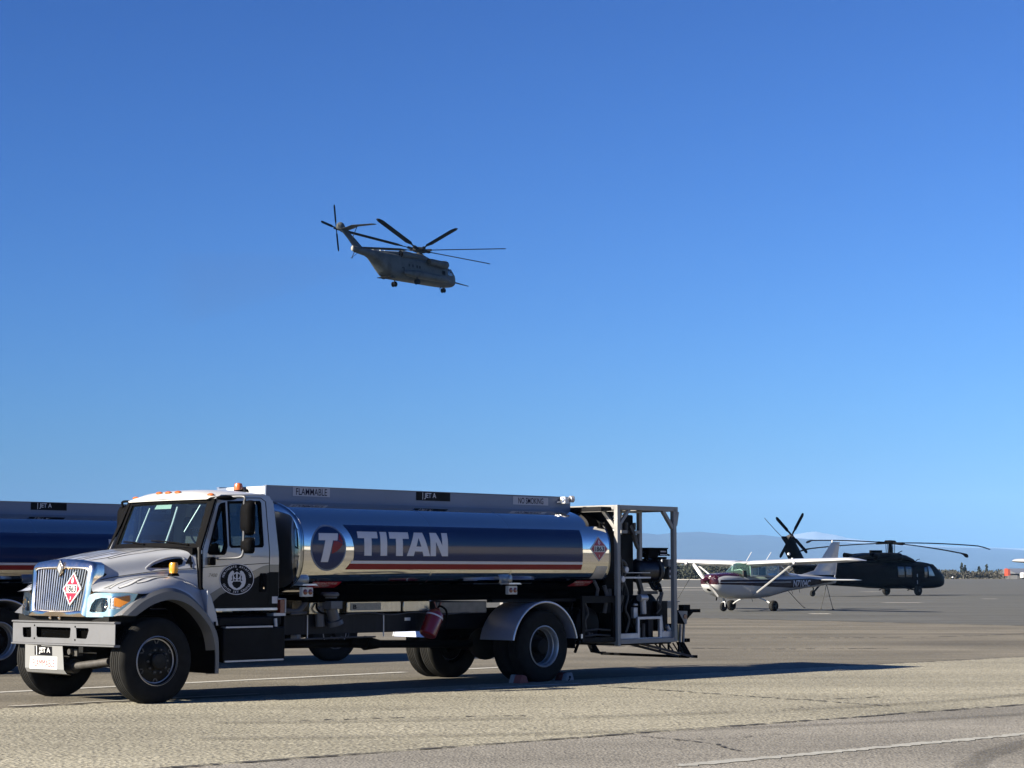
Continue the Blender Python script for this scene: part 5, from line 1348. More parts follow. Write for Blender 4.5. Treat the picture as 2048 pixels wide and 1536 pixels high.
def blade(b, o, d, nrm, r0, r1, ch, th_, droop=0.0, cone=0.0, sweep=0.0, n=12, root=.5, rootw=.35, pitch=0.0):
    """rotor blade along d from r0 to r1; chord lies across d in the plane whose normal is nrm"""
    o = Vector(o); d = Vector(d).normalized(); nrm = Vector(nrm).normalized(); w = (d.cross(nrm).normalized()*cos(pitch)+nrm*sin(pitch)); nrm0 = nrm; nrm = w.cross(d).normalized(); R = []
    for i in range(n+1):
        t = i/n; r = lerp(r0, r1, t)
        c = ch*(rootw if t < root*.35 else (lerp(rootw, 1, min(1, (t-root*.35)/.05)) if t < root*.35+.05 else 1.0))
        if t > .93: c *= lerp(1, .55, (t-.93)/.07)
        p = o+d*r+nrm0*(cone*r-droop*(r/r1)**2)+w*(-sweep*max(0, (t-.93)/.07)*ch*.5)-nrm*(sweep*max(0, (t-.93)/.07)*ch*.25)
        R.append([p+w*c/2, p+nrm*th_/2+w*c*.15, p-w*c/2, p-nrm*th_/2+w*c*.15])
    b.rings(R); return b
M_pw = mat('aeroplane white', (.70, .71, .71), .3, 0, coat=.5, var=.03, dirt=.12, dirtcol=(.42, .41, .38), dscale=2)
M_mar = mat('maroon trim', (.05, .006, .014), .25, 0, coat=.5, var=.1)
M_mar2 = mat('dark maroon stripe', (.030, .008, .013), .4, 0, spec=.15)
M_pglass = glass('cabin glass', (.60, .78, .70), .06, .10, (.16, .30, .26))
M_pglass2 = glass('side cabin glass', (.80, .82, .82), .05)
M_prop = mat('propeller grey', (.42, .42, .43), .35, .3, var=.05)
M_hole = mat('dark opening', (.003, .003, .003), .9, spec=0)
M_uhb = mat('black green helicopter paint', (.005, .006, .008), .5, 0, var=.35, vscale=1.2, dirt=.3, dirtcol=(.010, .010, .010), dscale=2, spec=.04)
M_uhb2 = mat('black rotor paint', (.004, .004, .0045), .6, 0, spec=.05)
M_chg = mat('helicopter grey', (.13, .15, .155), .6, 0, var=.25, vscale=.6, dirt=.7, dirtcol=(.04, .04, .036), dscale=.7, spec=.25)
M_chd = mat('helicopter soot', (.018, .019, .019), .7, 0, var=.3, vscale=1, spec=.2)
M_chblade = mat('rotor blade black', (.005, .005, .006), .6, 0, spec=.06)
M_dimglass = mat('dark cockpit glass', (.02, .03, .035), .08, 0, coat=1.0)
M_cream = mat('cream crew seat', (.45, .44, .40), .7)

def build_light_plane(loc, rz, label):
    T = thing('light_aeroplane', label, 'aeroplane', loc, rz)
    st = [(-2.56, .98, 1.40, .30), (-2.50, .90, 1.44, .40), (-2.34, .76, 1.475, .48), (-2.1, .64, 1.50, .52), (-1.8, .54, 1.525, .54), (-1.2, .49, 1.555, .55), (-.7, .48, 1.44, .56), (0, .485, 1.44, .56), (.7, .53, 1.46, .55), (1.3, .64, 1.50, .49), (2.0, .77, 1.50, .40), (3.0, .87, 1.455, .28), (4.0, .96, 1.40, .18), (4.8, 1.05, 1.36, .10), (5.15, 1.10, 1.33, .05)]
    fus = loft(st, 3.0, 32).build('fuselage', M_pw, T, 40)
    bv = bvh_of(fus)
    # nose trim, intake openings, cowl lip
    def ps(s, off=.006): return projector(bv, lambda u, v: (u, s*1.5, v), (0, -s, 0), off)
    for s in (-1, 1):
        mp = ps(s)
        decal(poly2d([[[(-2.54, 1.245), (-1.2, 1.245), (1.9, 1.265), (3.3, 1.30), (4.6, 1.20), (5.0, 1.16), (4.2, 1.09), (3.2, .985), (1.9, .915), (0, .99), (-1.2, 1.045), (-2.54, 1.075)]]]), mp, 'side_stripe', M_mar2, fus, (.15, .05))
        decal(poly2d([[[(-2.35, 1.165), (1.9, 1.165), (1.9, 1.140), (-2.35, 1.140)]]]), ps(s, .009), 'pin_stripe', M_pw, fus, (.15, .05))
        decal(poly2d([[[(-2.54, 1.44), (-2.2, 1.44), (-1.2, 1.475), (-.85, 1.50), (-1.2, 1.56), (-2.54, 1.46)]]]), mp, 'cowl_stripe', M_mar, fus, (.1, .04))
        q = text2d('N7104C', 1.22, .27, .02, .12); xf(q, 0, 0, 1 if s < 0 else -1, 1); xf(q, 2.68, 1.095); decal(q, ps(s, .012), 'registration', M_vwhite, fus, (.1, .06))
    pt = projector(bv, lambda u, v: (u, v, 2.6), (0, 0, -1), .006)
    decal(poly2d([[[(-2.53, -.38), (-1.0, -.50), (-.90, -.45), (-.95, 0), (-.90, .45), (-1.0, .50), (-2.53, .38)]]]), pt, 'cowl_top_trim', M_mar, fus, (.1, .1))
    pf_ = projector(bv, lambda u, v: (-3.4, u, v), (1, 0, 0), .008)
    decal(poly2d([[[(-.46, 1.08), (.46, 1.08), (.42, 1.42), (.2, 1.46), (-.2, 1.46), (-.42, 1.42)]]]), pf_, 'nose_trim', M_mar, fus, (.05, .05))
    b1 = pf_; pf2 = projector(bv, lambda u, v: (-3.4, u, v), (1, 0, 0), .012)
    for s in (-1, 1): decal(poly2d([[circle(s*.27, 1.22, .125, 20, .095)]]), pf2, 'air_intake', M_hole, fus)
    decal(poly2d([[circle(.0, .86, .10, 16, .05)]]), pf2, 'air_intake', M_hole, fus)
    MB().cyl((-2.10, -.12, .66), (-2.16, -.12, .44), .03, .025, 10).build('exhaust_pipe', M_hole, T)
    # cabin: roof, pillars, glass
    b = MB(); b.rings([body_ring(x, zb, zt, hw, 3.2, 24) for x, zb, zt, hw in ((-.74, 1.90, 1.925, .42), (-.6, 1.90, 1.985, .50), (0, 1.90, 2.01, .52), (.8, 1.90, 1.99, .51), (1.05, 1.84, 1.94, .48), (1.10, 1.80, 1.90, .46))]); b.build('cabin_roof', M_pw, T, 50)
    b = MB(); b.rings([body_ring(x, zb, zt, hw, 2.6, 20) for x, zb, zt, hw in ((1.62, 1.40, 1.62, .42), (2.0, 1.3, 1.52, .37), (2.5, 1.3, 1.49, .3))]); b.build('turtle_deck', M_pw, T, 50)
    b = MB()
    for s in (-1, 1):
        for x0, x1 in ((-.60, -.50), (.34, .44), (.98, 1.10)): b.rings([[(x0, s*.545, 1.38), (x1, s*.545, 1.38), (x1, s*.50, 1.38), (x0, s*.50, 1.38)], [(x0, s*.505, 1.93), (x1, s*.505, 1.93), (x1, s*.46, 1.93), (x0, s*.46, 1.93)]])
        b.bar((1.05, s*.50, 1.88), (1.75, s*.42, 1.50), .09, .05)
        b.box(-.55, 1.05, s*.545-.012, s*.545+.012, 1.37, 1.42)
    b.build('window_pillar', M_pw, T)
    b = MB(); R = []
    for i in range(11):
        t = -1+.2*i; R.append([(lerp(-1.40, -.62, abs(t)**2.2), .56*t, lerp(1.545, 1.43, abs(t)**3)), (lerp(-1.05, -.62, abs(t)**2.2), .545*t, 1.76-.03*t*t), (lerp(-.74, -.60, abs(t)**2), .50*t, 1.925)])
    b.rings(R, closed=False); b.build('windscreen', M_pglass, T, 60)
    for s in (-1, 1):
        for x0, x1, nm in ((-.50, .34, 'door_window'), (.44, .98, 'rear_side_window')):
            MB().quad((x0, s*.538, 1.42), (x1, s*.538, 1.42), (x1, s*.502, 1.91), (x0, s*.502, 1.91)).build(nm, M_pglass2, T)
    b = MB(); b.rings([[(1.10, -.44, 1.88), (1.10, .44, 1.88)], [(1.70, -.38, 1.60), (1.70, .38, 1.60)]], closed=False); b.build('rear_window', M_pglass2, T)
    b = MB(); b.box(-.95, -.72, -.46, .46, 1.30, 1.62); b.build('instrument_panel', M_inter, T)
    for y in (-.26, .26):
        b = MB(); b.box(-.1, .35, y-.2, y+.2, .9, 1.1); b.obox((.40, y, 1.42), (.10, .40, .66), (0, .15, 0)); b.build('seat', M_cream if y > 0 else M_inter, T, bevel=.03)
    b = MB(); b.tube([(-1.0, .1, 1.60), (-.9, .15, 1.9)], .012, 6); b.tube([(-.8, -.3, 1.6), (-.75, -.1, 1.66), (-.8, .2, 1.62)], .02, 6); b.build('glareshield', M_signwhite, T)
    # spinner, prop
    MB().lathe([(.001, 0), (.05, .035), (.10, .12), (.135, .22), (.14, .26)], (-2.82, 0, 1.235), (1, 0, 0), 24, caps=False).build('spinner', M_mar, T, 50)
    b = MB(); o = Vector((-2.64, 0, 1.235)); d0 = Vector((0, .70, .66)).normalized()
    for s in (-1, 1):
        d = d0*s; w = Vector((1, 0, 0)).cross(d).normalized(); R = []
        for r_, c, tw in ((.10, .08, .9), (.2, .12, .8), (.45, .15, .5), (.75, .14, .35), (.90, .12, .28), (.94, .07, .28), (.955, .02, .28)):
            u = (w*cos(tw)+Vector((1, 0, 0))*sin(tw)); n_ = d.cross(u)
            p = o+d*r_; R.append([p+u*c/2, p+n_*.02, p-u*c/2, p-n_*.02])
        b.rings(R)
    b.build('propeller', M_prop, T, 50)
    # wings with tips, struts
    for s in (-1, 1):
        up = (0, s*.03, 1)
        b = foil([((-.72, s*.40, 1.865), 1.63, .26, up), ((-.70, s*2.6, 1.93), 1.62, .25, up), ((-.48, s*5.0, 2.00), 1.25, .18, up), ((-.38, s*5.30, 2.01), 1.10, .15, up), ((-.22, s*5.45, 2.00), .85, .07, up), ((.0, s*5.52, 1.99), .5, .02, up)])
        wg = b.build('wing', M_pw, T, 50)
        b = MB(); b.rings([[(.86, s*y, z), (.90, s*y, z+.012)] for y, z in ((.6, 1.86), (2.6, 1.92))], closed=False); b.build('flap_seam', M_swoosh, wg)
        b = MB(); b.lathe([(.001, 0), (.06, .04), (.075, .12), (.05, .2), (.001, .24)], (-.82, s*2.95, 1.90), (1, 0, 0), 14, caps=False); b.build('landing_light', M_alud, wg)
        b = MB(); a_, c_ = Vector((-.42, s*.56, .66)), Vector((-.42, s*2.62, 1.87)); d = (c_-a_).normalized(); wv = Vector((1, 0, 0)); nv = d.cross(wv)
        b.rings([[p-wv*.065, p-wv*.03+nv*.035, p+wv*.07, p-wv*.03-nv*.035] for p in (a_, c_)]); b.build('wing_strut', M_pw, T, 50)
    # tail
    b = MB(); R = []
    fin = [(2.9, 5.15, 1.44), (3.80, 5.18, 1.62), (4.18, 5.26, 2.0), (4.55, 5.36, 2.4), (4.90, 5.46, 2.76), (4.96, 5.46, 2.82)]
    for x0, x1, z in fin:
        t = .055*(1-(z-1.4)*.35); R.append([(x0, 0, z), (lerp(x0, x1, .3), -t, z), (x1, 0, z), (lerp(x0, x1, .3), t, z)])
    b.rings(R); b.build('fin', M_pw, T, 50)
    b = MB(); b.tube([(4.98, 0, 2.80), (4.98, 0, 2.86), (4.99, 0, 2.90)], [.03, .035, .012], 10); b.build('beacon', M_signwhite, T)
    b = MB(); b.bar((5.12, -.0, 1.32), (5.40, 0, 2.72), .012, .07); b.build('rudder_edge', M_pw, T)
    for s in (-1, 1):
        b = foil([((3.98, s*.05, 1.225), 1.02, .08, (0, 0, 1)), ((4.18, s*1.60, 1.225), .78, .06, (0, 0, 1)), ((4.32, s*1.74, 1.225), .50, .02, (0, 0, 1))]); b.build('tailplane', M_pw, T, 50)
    # landing gear
    for s in (-1, 1):
        MB().tube(smooth_path([(.02, s*.40, .52), (.02, s*.75, .42), (.03, s*1.06, .27)], 4), .028, 8).build('gear_leg', M_pw, T)
        w_ = MB().lathe([(.07, 0), (.10, -.01), (.17, -.02), (.205, .0), (.215, .04), (.215, .11), (.205, .15), (.17, .17), (.07, .15)], (.03, s*1.08, .215), (0, s, 0), 24).build('wheel', M_rubber, T)
        MB().lathe([(.085, .152), (.07, .165), (.03, .18), (.001, .18)], (.03, s*1.08, .215), (0, s, 0), 16, caps=False).build('hub', M_rimdark, w_)
    b = MB(); b.tube([(-1.66, 0, .56), (-1.63, 0, .40)], .03, 8); b.tube([(-1.63, 0, .40), (-1.63, -.085, .34), (-1.63, -.085, .18)], .018, 8); b.tube([(-1.63, 0, .40), (-1.63, .085, .34), (-1.63, .085, .18)], .018, 8); b.build('nose_gear_fork', M_pw, T)
    w_ = MB().lathe([(.06, 0), (.13, -.01), (.17, .01), (.18, .04), (.18, .08), (.17, .11), (.13, .13), (.06, .12)], (-1.63, -.06, .18), (0, 1, 0), 24).build('wheel', M_rubber, T)
    MB().tube([(-1.60, 0, .50), (-1.50, 0, .40), (-1.60, 0, .33)], .015, 6).build('torque_link', M_blackm, T)
    b = MB(); b.tube([(-.28, 0, 2.0), (.03, 0, 2.36)], .011, 6); b.build('antenna', M_signwhite, T)
    b = MB(); b.tube([(.86, 0, 2.0), (1.19, 0, 2.36)], .011, 6); b.build('antenna', M_signwhite, T)
    b = MB(); b.tube([(1.45, 0, 1.55), (1.55, 0, 1.75)], .02, 6); b.build('antenna', M_signwhite, T)
    for x in (-.1, 2.3, 2.75): MB().tube([(x, -.1, interp([(-.7, .48), (.7, .53), (2, .77), (3, .87)], x)+.02), (x+.05, -.1, interp([(-.7, .48), (.7, .53), (2, .77), (3, .87)], x)-.13)], .01, 6).build('antenna', M_blackm, T)
    return T
PL = (9.66, 79.1); PYAW = radians(40.1)
plane = build_light_plane((PL[0], PL[1], .006), PYAW, 'white high wing aeroplane with maroon stripe and N7104C, between the tanker and black helicopter')
plane_b = copy_tree(plane); plane_b.location = (24.25, 76.6, .006)
plane_b['label'] = 'light aeroplane at the right edge, only its white wing tip in the picture'
plane['group'] = plane_b['group'] = 'light aeroplanes tied down on the apron'
def pw(x, y, z=0):
    c, s = cos(PYAW), sin(PYAW); return Vector((PL[0]+c*x-s*y, PL[1]+s*x+c*y, z))
def rope(a, g, label):
    t = thing('tie_down_rope', label, 'rope', (g[0], g[1], .006), 0, 'ropes tying down the small plane')
    g = Vector((0, 0, 0)); a = Vector(a)-t.location
    MB().tube([g, g*.5+a*.5+Vector((0, 0, -.02)), a], .014, 5).build('line', mat('grey rope', (.10, .10, .095), .9), t)
    MB().lathe([(.05, 0), (.05, .02), (.02, .04), (.001, .05)], (0, 0, 0), (0, 0, 1), 10).build('anchor_ring', M_galvd, t)
rope(pw(4.55, -.02, 1.03), (13.0, 82.6), 'left of the two ropes under the small plane\'s tail')
rope(pw(4.62, .02, 1.04), (13.35, 81.6), 'right of the two ropes under the small plane\'s tail')
rope(pw(2.3, .1, .80), (12.75, 85.6), 'thin rope slanting down from under the middle of the small plane\'s fuselage')
rope(pw(-.3, 2.7, 1.88), (7.2, 88.0), 'thin rope from the small plane\'s far wing, seen beside the tanker')

# ------------------------------------------------------------ parked black helicopter
def build_parked_heli():
    yaw = radians(218.6)
    T = thing('parked_helicopter', 'black helicopter with drooping rotor parked on the far apron behind the small plane', 'helicopter', (26.39, 132.66, .006), yaw)
    st = [(-3.95, .92, 1.12, .12), (-3.86, .72, 1.30, .42), (-3.66, .60, 1.45, .66), (-3.36, .53, 1.58, .83), (-3.0, .49, 1.80, .95), (-2.5, .47, 2.06, 1.04), (-2.0, .46, 2.22, 1.10), (-1.4, .46, 2.29, 1.17), (0, .46, 2.32, 1.18), (2.0, .47, 2.32, 1.18), (3.0, .50, 2.32, 1.12), (3.8, .56, 2.32, .98), (4.6, .60, 2.34, .78), (5.6, .64, 2.28, .60), (7.0, .70, 2.10, .45), (8.4, .86, 2.0, .34), (9.6, 1.1, 1.95, .25), (10.3, 1.35, 1.95, .16)]
    fus = loft(st, 3.4, 32).build('fuselage', M_uhb, T, 35)
    loft([(-.75, 2.2, 2.34, .60), (-.35, 2.2, 2.52, .80), (.3, 2.2, 2.74, .88), (1.2, 2.2, 2.86, .92), (2.2, 2.2, 2.88, .92), (3.6, 2.2, 2.84, .85), (4.6, 2.15, 2.66, .66), (5.6, 2.0, 2.42, .45), (6.6, 1.9, 2.16, .3)], 2.8, 24).build('engine_deck', M_uhb, T, 35)
    for s in (-1, 1):
        e = MB().lathe([(.001, 0), (.20, .02), (.27, .12), (.29, .5), (.30, 1.6), (.26, 2.2), (.24, 2.5), (.22, 2.55), (.20, 2.5)], (1.2, s*.98, 2.56), (1, 0, 0), 20, caps=False).build('engine_nacelle', M_uhb, T)
        MB().tube([(3.3, s*1.0, 2.58), (3.9, s*1.1, 2.64), (4.4, s*1.2, 2.70)], [.17, .17, .17], 14, caps=False).build('exhaust_duct', M_uhb2, e)
        # stub, doors, windows
        bv = bvh_of(fus); pj = projector(bv, lambda u, v: (u, s*2.5, v), (0, -s, 0), .012)
        for x0, x1 in ((1.12, 1.75), (.36, .96)):
            p_ = [(x0, 1.24), (x1-.03, 1.24), (x1, 1.30), (x1, 1.88), (x1-.05, 1.93), (x0+.05, 1.93), (x0, 1.88)]
            decal(poly2d([[p_]]), projector(bv, lambda u, v: (u, s*2.5, v), (0, -s, 0), .008), 'cabin_window', M_winb, T, (.3, .2))
            cx_ = (x0+x1)/2
            decal(poly2d([[[(x0+.06, 1.38), (x1-.06, 1.38), (x1-.06, 1.80), (x0+.06, 1.80)]]]), pj, 'window_pane', M_winc, T, (.3, .2))
        decal(poly2d([[[(-1.25, 1.22), (-.95, 1.20), (-.95, 1.86), (-1.08, 1.92), (-1.28, 1.90)]]]), pj, 'cockpit_door_window', M_winb, T, (.2, .2))
        decal(poly2d([[[(-2.12, 1.32), (-1.42, 1.30), (-1.38, 1.95), (-1.62, 1.97)]]]), pj, 'cockpit_side_window', M_winl, T, (.2, .2))
        b = MB()
        for x in (-1.35, -.85, .30, 1.02, 1.82): b.tube([pj(x, 1.16), pj(x, 1.6), pj(x, 1.98)], .02, 5)
        b.tube([pj(-2.2, 1.15), pj(-1, 1.13), pj(2.6, 1.13)], .015, 5); b.build('door_frame', M_uhb2, T)
        # main gear
        w_ = MB().lathe([(.12, 0), (.24, -.01), (.31, .02), (.335, .07), (.335, .17), (.31, .22), (.24, .25), (.12, .24)], (0, s*1.26, .335), (0, s, 0), 24).build('wheel', M_rubber, T)
        MB().cyl((0, s*1.50, .335), (0, s*1.525, .335), .10, .08, 14).build('hub', M_galvd, w_)
        b = MB(); b.tube([(.02, s*1.22, .36), (-.15, s*1.16, 1.05), (-.2, s*1.12, 1.5)], .06, 10); b.tube([(.02, s*1.2, .36), (1.3, s*.95, .62)], .05, 8); b.build('gear_strut', M_uhb, T)
        b = MB(); b.tube([(-.13, s*1.215, .78), (-.14, s*1.20, 1.02)], .035, 8); b.tube([(-.17, s*1.19, 1.25), (-.19, s*1.18, 1.45)], .03, 8); b.build('oleo', M_alud, T)
        b = MB(); b.bar((.55, s*1.2, .48), (.9, s*1.25, .36), .05); b.build('step', M_uhb2, T)
    b = MB()
    for s in (-1, 1): b.rings([[(-2.72, s*.06, 1.92), (-2.72, s*.84, 1.80)], [(-2.12, s*.06, 2.225), (-2.12, s*.96, 2.10)]], closed=False)
    b.build('windscreen', M_winl, T, fix=False)
    MB().bar((-2.95, -.4, 1.84), (-2.3, -.2, 2.2), .02).build('wiper', M_uhb2, T)
    MB().box(2.3, 2.9, -.3, .3, 2.85, 3.03).build('deck_fairing', M_uhb2, T)
    MB().tube([(.5, 0, 2.8), (.2, .1, 2.95), (.05, .1, 3.0)], .03, 6).build('antenna', M_uhb2, T)
    MB().tube([(-1.4, 0, 2.28), (-1.65, 0, 2.42), (-1.9, 0, 2.46)], .025, 6).build('antenna', M_uhb2, T)
    # tail pylon, stabilator, wheel
    b = MB(); R = []
    for x0, x1, z, t in ((8.6, 10.4, 1.2, .20), (9.0, 10.55, 1.7, .20), (9.55, 11.05, 2.4, .18), (9.95, 11.45, 2.95, .17), (10.25, 11.30, 3.35, .16), (10.45, 11.65, 3.72, .16), (10.55, 11.70, 3.86, .12)):
        R.append([(x0, 0, z), (lerp(x0, x1, .25), -t, z), (lerp(x0, x1, .8), -t*.8, z), (x1, 0, z), (lerp(x0, x1, .8), t*.8, z), (lerp(x0, x1, .25), t, z)])
    b.rings(R); b.build('tail_pylon', M_uhb, T, 40)
    foil([((9.9, -2.19, 1.98), .9, .1, (0, 0, 1)), ((9.7, 0, 1.98), 1.25, .14, (0, 0, 1)), ((9.9, 2.19, 1.98), .9, .1, (0, 0, 1))]).build('stabilator', M_uhb, T)
    b = MB(); b.sphere((11.15, .14, 2.72), .11, 12, 8); b.build('tail_lamp', M_alu, T)
    b = MB(); b.sphere((10.85, .16, 2.42), .08, 12, 8); b.build('tail_lamp', M_alu, T)
    MB().tube([(11.6, 0, 3.8), (12.3, 0, 4.3), (13.2, 0, 5.0)], .02, 5).build('whip_antenna', M_swoosh, T)
    c = Vector((11.22, .42, 3.92)); b = MB(); b.cyl((11.1, 0, 3.75), c+Vector((0, .08, .0)), .16, .12, 14); tr = b.build('tail_rotor_hub', M_galvd, T)
    for a in (38, 128, 218, 308):
        d = Vector((cos(radians(a)), 0, sin(radians(a)))); blade(MB(), c+Vector((0, .06, 0)), d, (0, 1, 0), .12, 1.80, .24, .05, rootw=.6).build('tail_rotor_blade', M_uhb2, T)
    b = MB(); b.tube([(8.0, 0, .85), (8.5, 0, .45), (8.8, 0, .22)], .06, 8); b.tube([(8.9, 0, .9), (8.75, 0, .5), (8.8, 0, .25)], .04, 8); b.build('tail_gear', M_uhb, T)
    MB().lathe([(.08, 0), (.18, 0), (.20, .04), (.20, .12), (.18, .16), (.08, .16)], (8.83, -.08, .20), (0, 1, 0), 20).build('tail_wheel', M_rubber, T)
    # main rotor
    h0 = Vector((1.12, 0, 3.52)); tilt = Vector((-.052, 0, 1)).normalized()
    b = MB(); b.cyl((1.12, 0, 2.8), h0+tilt*.1, .14, .12, 16); b.lathe([(.001, .20), (.35, .17), (.42, .08), (.40, .0), (.20, -.06), (.001, -.06)], h0, tilt, 20, caps=False)
    for a in (0, 90, 180, 270):
        aa = radians(a+10); b.tube([(1.12+cos(aa)*.32, sin(aa)*.32, 2.85), (1.12+cos(aa)*.34, sin(aa)*.34, 3.48)], .025, 6)
    b.build('rotor_mast', M_uhb2, T)
    b = MB(); b.cyl((1.02, .13, 3.05), (1.02, .13, 3.28), .04, n=8); b.build('mast_fitting', M_alud, T)
    for wa in (-53, 37, 127, 217):
        la = radians(wa)-yaw; d = Vector((cos(la), sin(la), 0)); d = (d-tilt*d.dot(tilt)).normalized()
        bb = MB(); bb.bar(h0+d*.2, h0+d*1.2-tilt*.02, .22, .12)
        blade(bb, h0, d, tilt, .9, 8.18, .53, .075, droop=.34, sweep=1.1, rootw=.5, n=22, root=.25).build('main_rotor_blade', M_uhb2, T, 50)
    return T
M_winb = mat('dark window', (.03, .045, .05), .12, 0, coat=.6)
M_winc = mat('dim cabin pane', (.13, .20, .21), .25, 0, var=.3, vscale=3)
M_winl = mat('pale cockpit pane', (.30, .36, .38), .12, 0, coat=.8)
build_parked_heli()

# ------------------------------------------------------------ heavy helicopter in flight
def build_flying_heli():
    T = thing('flying_helicopter', 'big grey seven bladed helicopter flying away with its wheels down, high in the sky', 'helicopter', (-14.33, 260.58, 40.33), radians(234.6))
    st = [(-9.98, 1.05, 1.70, .55, 3), (-9.86, .82, 1.95, .95, 3), (-9.45, .60, 2.50, 1.22, 3.2), (-8.85, .52, 3.02, 1.30, 3.4), (-8.0, .48, 3.28, 1.35, 3.4), (-6.5, .45, 3.38, 1.36, 4), (-3, .40, 3.5, 1.37, 4.5), (1, .32, 3.55, 1.37, 4.5), (3.4, .30, 3.58, 1.36, 4.5), (4.4, .50, 3.6, 1.32, 4), (5.3, 1.05, 3.62, 1.22, 3.4), (6.3, 1.72, 3.62, 1.02, 3), (7.5, 2.45, 3.62, .74, 2.6), (8.4, 2.68, 3.62, .58, 2.4), (9.6, 2.78, 3.66, .50, 2.4), (10.6, 2.88, 3.7, .42, 2.4), (11.2, 3.05, 3.66, .30, 2.4)]
    fus = loft(st, 4, 36).build('fuselage', M_chg, T, 35); bv = bvh_of(fus)
    loft([(-7.1, 3.2, 3.42, .6), (-5.6, 3.2, 3.72, .88), (-4.2, 3.2, 4.05, .95), (-3.0, 3.2, 4.34, .98), (-1.5, 3.2, 4.38, 1.0), (.6, 3.2, 4.26, 1.0), (2.6, 3.2, 4.08, .95), (4.8, 3.2, 3.86, .7), (7.2, 3.2, 3.72, .45)], 2.8, 24).build('engine_deck', M_chg, T, 35)
    for s in (-1, 1):
        n_ = MB().lathe([(.36, -.05), (.50, .0), (.56, .12), (.56, .75), (.50, .95), (.46, 1.3), (.46, 3.2), (.42, 3.8), (.40, 3.98)], (-6.75, s*1.72, 3.22), (1, 0, .01), 24, caps=False).build('engine_pod', M_chg, T)
        MB().lathe([(.50, 0), (.20, -.02), (.001, -.03)], (-6.70, s*1.72, 3.22), (1, 0, 0), 20, caps=False).build('intake_screen', M_chd, n_)
        MB().lathe([(.001, 0), (.392, 0)], (-2.79, s*1.72, 3.24), (1, 0, 0), 20, caps=False).build('exhaust', M_hole, n_)
        MB().tube([(-4.6, s*1.3, 3.3), (-4.4, s*1.0, 3.4)], .35, 12).build('pod_fairing', M_chg, T)
        loft([(-7.6, 1.10, 1.30, .08), (-7.0, .86, 1.55, .38), (-5.5, .74, 1.68, .58), (-2, .68, 1.70, .66), (.2, .68, 1.66, .64), (1.6, .76, 1.5, .42), (2.5, .95, 1.3, .10)], 2.6, 20, y0=s*1.72).build('sponson', M_chg, T, 40)
        pj = projector(bv, lambda u, v: (u, s*3, v), (0, -s, 0), .015)
        for x in (1.0, .2, -.7, -1.3): decal(poly2d([[[(x-.16, 2.12), (x+.16, 2.12), (x+.16, 2.48), (x-.16, 2.48)]]]), pj, 'cabin_window', M_chd, T)
        decal(poly2d([[[(2.0, 1.42), (2.18, 1.42), (2.2, 1.72), (2.55, 1.72), (2.55, 1.86), (2.0, 1.86)]]]), pj, 'marking', M_chd, T)
        decal(poly2d([[[(-7.0, 1.92), (-6.3, 1.95), (-6.25, 2.50), (-6.95, 2.50)]]]), pj, 'crew_door_window', M_hole, T)
        decal(poly2d([[[(-8.75, 2.05), (-7.6, 2.0), (-7.6, 2.72), (-8.3, 2.80)]]]), pj, 'cockpit_side_window', M_dimglass, T, (.3, .2))
        b = MB(); b.tube([(0, s*1.9, .75), (0, s*1.98, .32)], .09, 8); b.build('main_gear_leg', M_chd, T)
        for dy in (-.20, .20):
            MB().lathe([(.1, 0), (.28, -.01), (.36, .03), (.38, .10), (.36, .17), (.28, .21), (.1, .2)], (0, s*1.98+dy-.10, .12), (0, 1, 0), 18).build('wheel', M_chblade, T)
    # third engine exhaust, high on the rear shoulder
    for s in (1,):
        e3 = MB().lathe([(.40, 0), (.48, .05), (.50, .5), (.46, 2.2), (.30, 3.2), (.05, 4.4)], (2.6, s*1.12, 3.62), (-1, -.03*s, .04), 20, caps=False).build('rear_engine_pod', M_chg, T)
        MB().lathe([(.001, 0), (.44, 0), (.47, -.03)], (2.66, s*1.12, 3.62), (1, 0, 0), 18, caps=False).build('exhaust', M_hole, e3)
    b = MB()
    for s in (-1, 1): b.rings([[(-9.72, s*.05, 2.50), (-9.66, s*.80, 2.42)], [(-8.98, s*.05, 3.12), (-8.90, s*.90, 3.02)]], closed=False)
    b.build('windscreen', M_dimglass, T, fix=False)
    b = MB(); b.tube([(-9.3, .55, 1.35), (-10.4, .62, 1.34), (-13.3, .62, 1.22)], [.12, .10, .055], 10); b.build('refuelling_probe', M_chg, T)
    b = MB(); b.tube([(-8.3, 0, .55), (-8.3, 0, .15)], .07, 8); b.tube([(-7.6, .1, .5), (-7.4, .1, .15)], .06, 6); b.build('nose_gear_leg', M_chd, T)
    for dy in (-.18, .18): MB().lathe([(.1, 0), (.24, -.01), (.32, .03), (.34, .09), (.32, .15), (.24, .19), (.1, .18)], (-8.3, dy-.09, .08), (0, 1, 0), 18).build('wheel', M_chblade, T)
    b = MB(); b.prism([(3.5, .28), (3.9, .34), (4.7, .28), (4.8, .34), (4.3, .50)], 'xz', -1.1, 1.1); b.tube([(4.3, .7, .33), (5.6, .7, .40)], .035, 6); b.build('ramp_lip', M_chd, T)
    # canted pylon
    b = MB(); R = []
    for x0, x1, z, t, y in ((8.6, 11.2, 3.45, .34, 0), (9.2, 11.3, 3.9, .32, -.12), (9.9, 11.75, 4.6, .30, -.40), (10.6, 12.3, 5.3, .28, -.72), (11.2, 12.75, 5.85, .30, -.98), (11.45, 12.9, 6.25, .30, -1.12), (11.7, 12.7, 6.55, .16, -1.2)):
        R.append([(x0, y, z), (lerp(x0, x1, .25), y-t, z), (lerp(x0, x1, .8), y-t*.7, z), (x1, y, z), (lerp(x0, x1, .8), y+t*.7, z), (lerp(x0, x1, .25), y+t, z)])
    b.rings(R); b.build('tail_pylon', M_chg, T, 40)
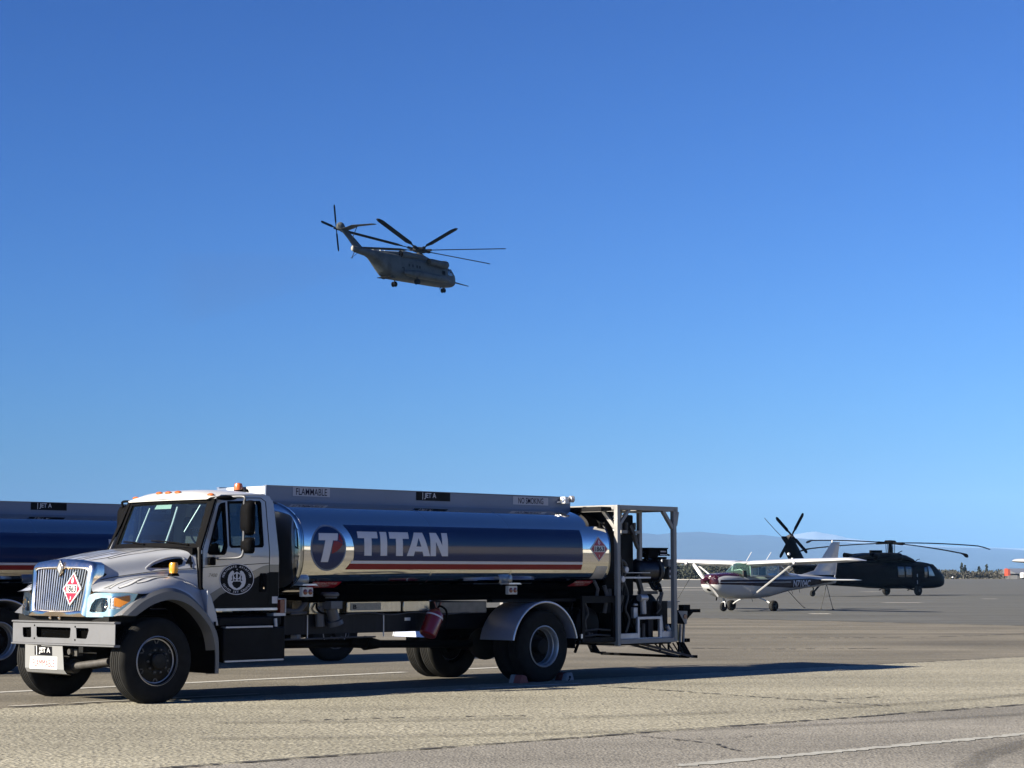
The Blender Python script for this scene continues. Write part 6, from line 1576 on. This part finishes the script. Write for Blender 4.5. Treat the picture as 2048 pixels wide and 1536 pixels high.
    b = MB(); b.sphere((12.15, -1.25, 6.22), .62, 16, 10, (1.05, .8, .9)); b.cyl((12.15, -1.2, 6.15), (12.15, -1.95, 6.08), .2, .14, 14); b.build('tail_gearbox', M_chg, T, 50)
    c = Vector((12.15, -1.98, 6.08)); nr = Vector((0, 1, .0)).normalized()
    for d in ((.15, 0, 1), (-.17, 0, -1), (1, 0, .14), (-1, 0, -.2)):
        blade(MB(), c, d, nr, .15, 3.05, .34, .07, rootw=.55).build('tail_rotor_blade', M_chblade, T, 50)
    b = MB(); st_ = [((11.0, -1.0, 5.78), 1.7, .20, (0, -.3, 1)), ((11.1, .25, 5.95), 1.55, .18, (0, -.3, 1)), ((11.15, 1.0, 6.12), 1.45, .16, (0, 0, 1)), ((11.3, 4.15, 6.02), 1.0, .10, (0, 0, 1))]
    foil(st_).build('stabiliser', M_chg, T, 50)
    MB().tube([(11.5, 1.0, 6.05), (11.3, .05, 4.6)], .05, 8).build('stabiliser_strut', M_chd, T)
    b = MB(); b.sphere((11.25, .1, 3.3), .26, 12, 8, (.8, .8, 1.5)); b.build('tail_light', M_cream, T)
    b = MB(); b.tube([(10.8, 0, 2.95), (11.3, 0, 2.05)], .05, 6); b.tube([(10.2, 0, 2.8), (11.3, 0, 2.12)], .03, 6); b.bar((11.1, 0, 2.05), (11.5, 0, 2.02), .12, .06); b.build('tail_skid', M_chd, T)
    for x, z in ((5.2, 3.72), (6.1, 3.68), (-3.2, 4.3)): MB().sphere((x, .5, z), .10, 10, 6).build('formation_lamp', M_signwhite, T)
    # main rotor
    h0 = Vector((-2.95, 0, 4.98)); tilt = Vector((-.128, .062, 1)).normalized()
    b = MB(); b.cyl((-2.95, 0, 4.1), h0, .42, .38, 18); b.lathe([(.001, .42), (.55, .36), (.95, .18), (1.0, .0), (.9, -.2), (.5, -.3), (.001, -.3)], h0, tilt, 24, caps=False); b.build('rotor_hub', M_chd, T)
    for k in range(7):
        wa = -13-51.43*k; la = radians(wa)-radians(234.6); d = Vector((cos(la), sin(la), 0)); d = (d-tilt*d.dot(tilt)).normalized()
        bb = MB(); bb.bar(h0+d*.6+tilt*.03, h0+d*1.7+tilt*.14, .36, .28)
        blade(bb, h0, d, tilt, 1.3, 12.04, .90, .13, cone=.085, pitch=radians(-9), rootw=.32, n=22, root=.32).build('main_rotor_blade', M_chblade, T, 50)
    return T
build_flying_heli()
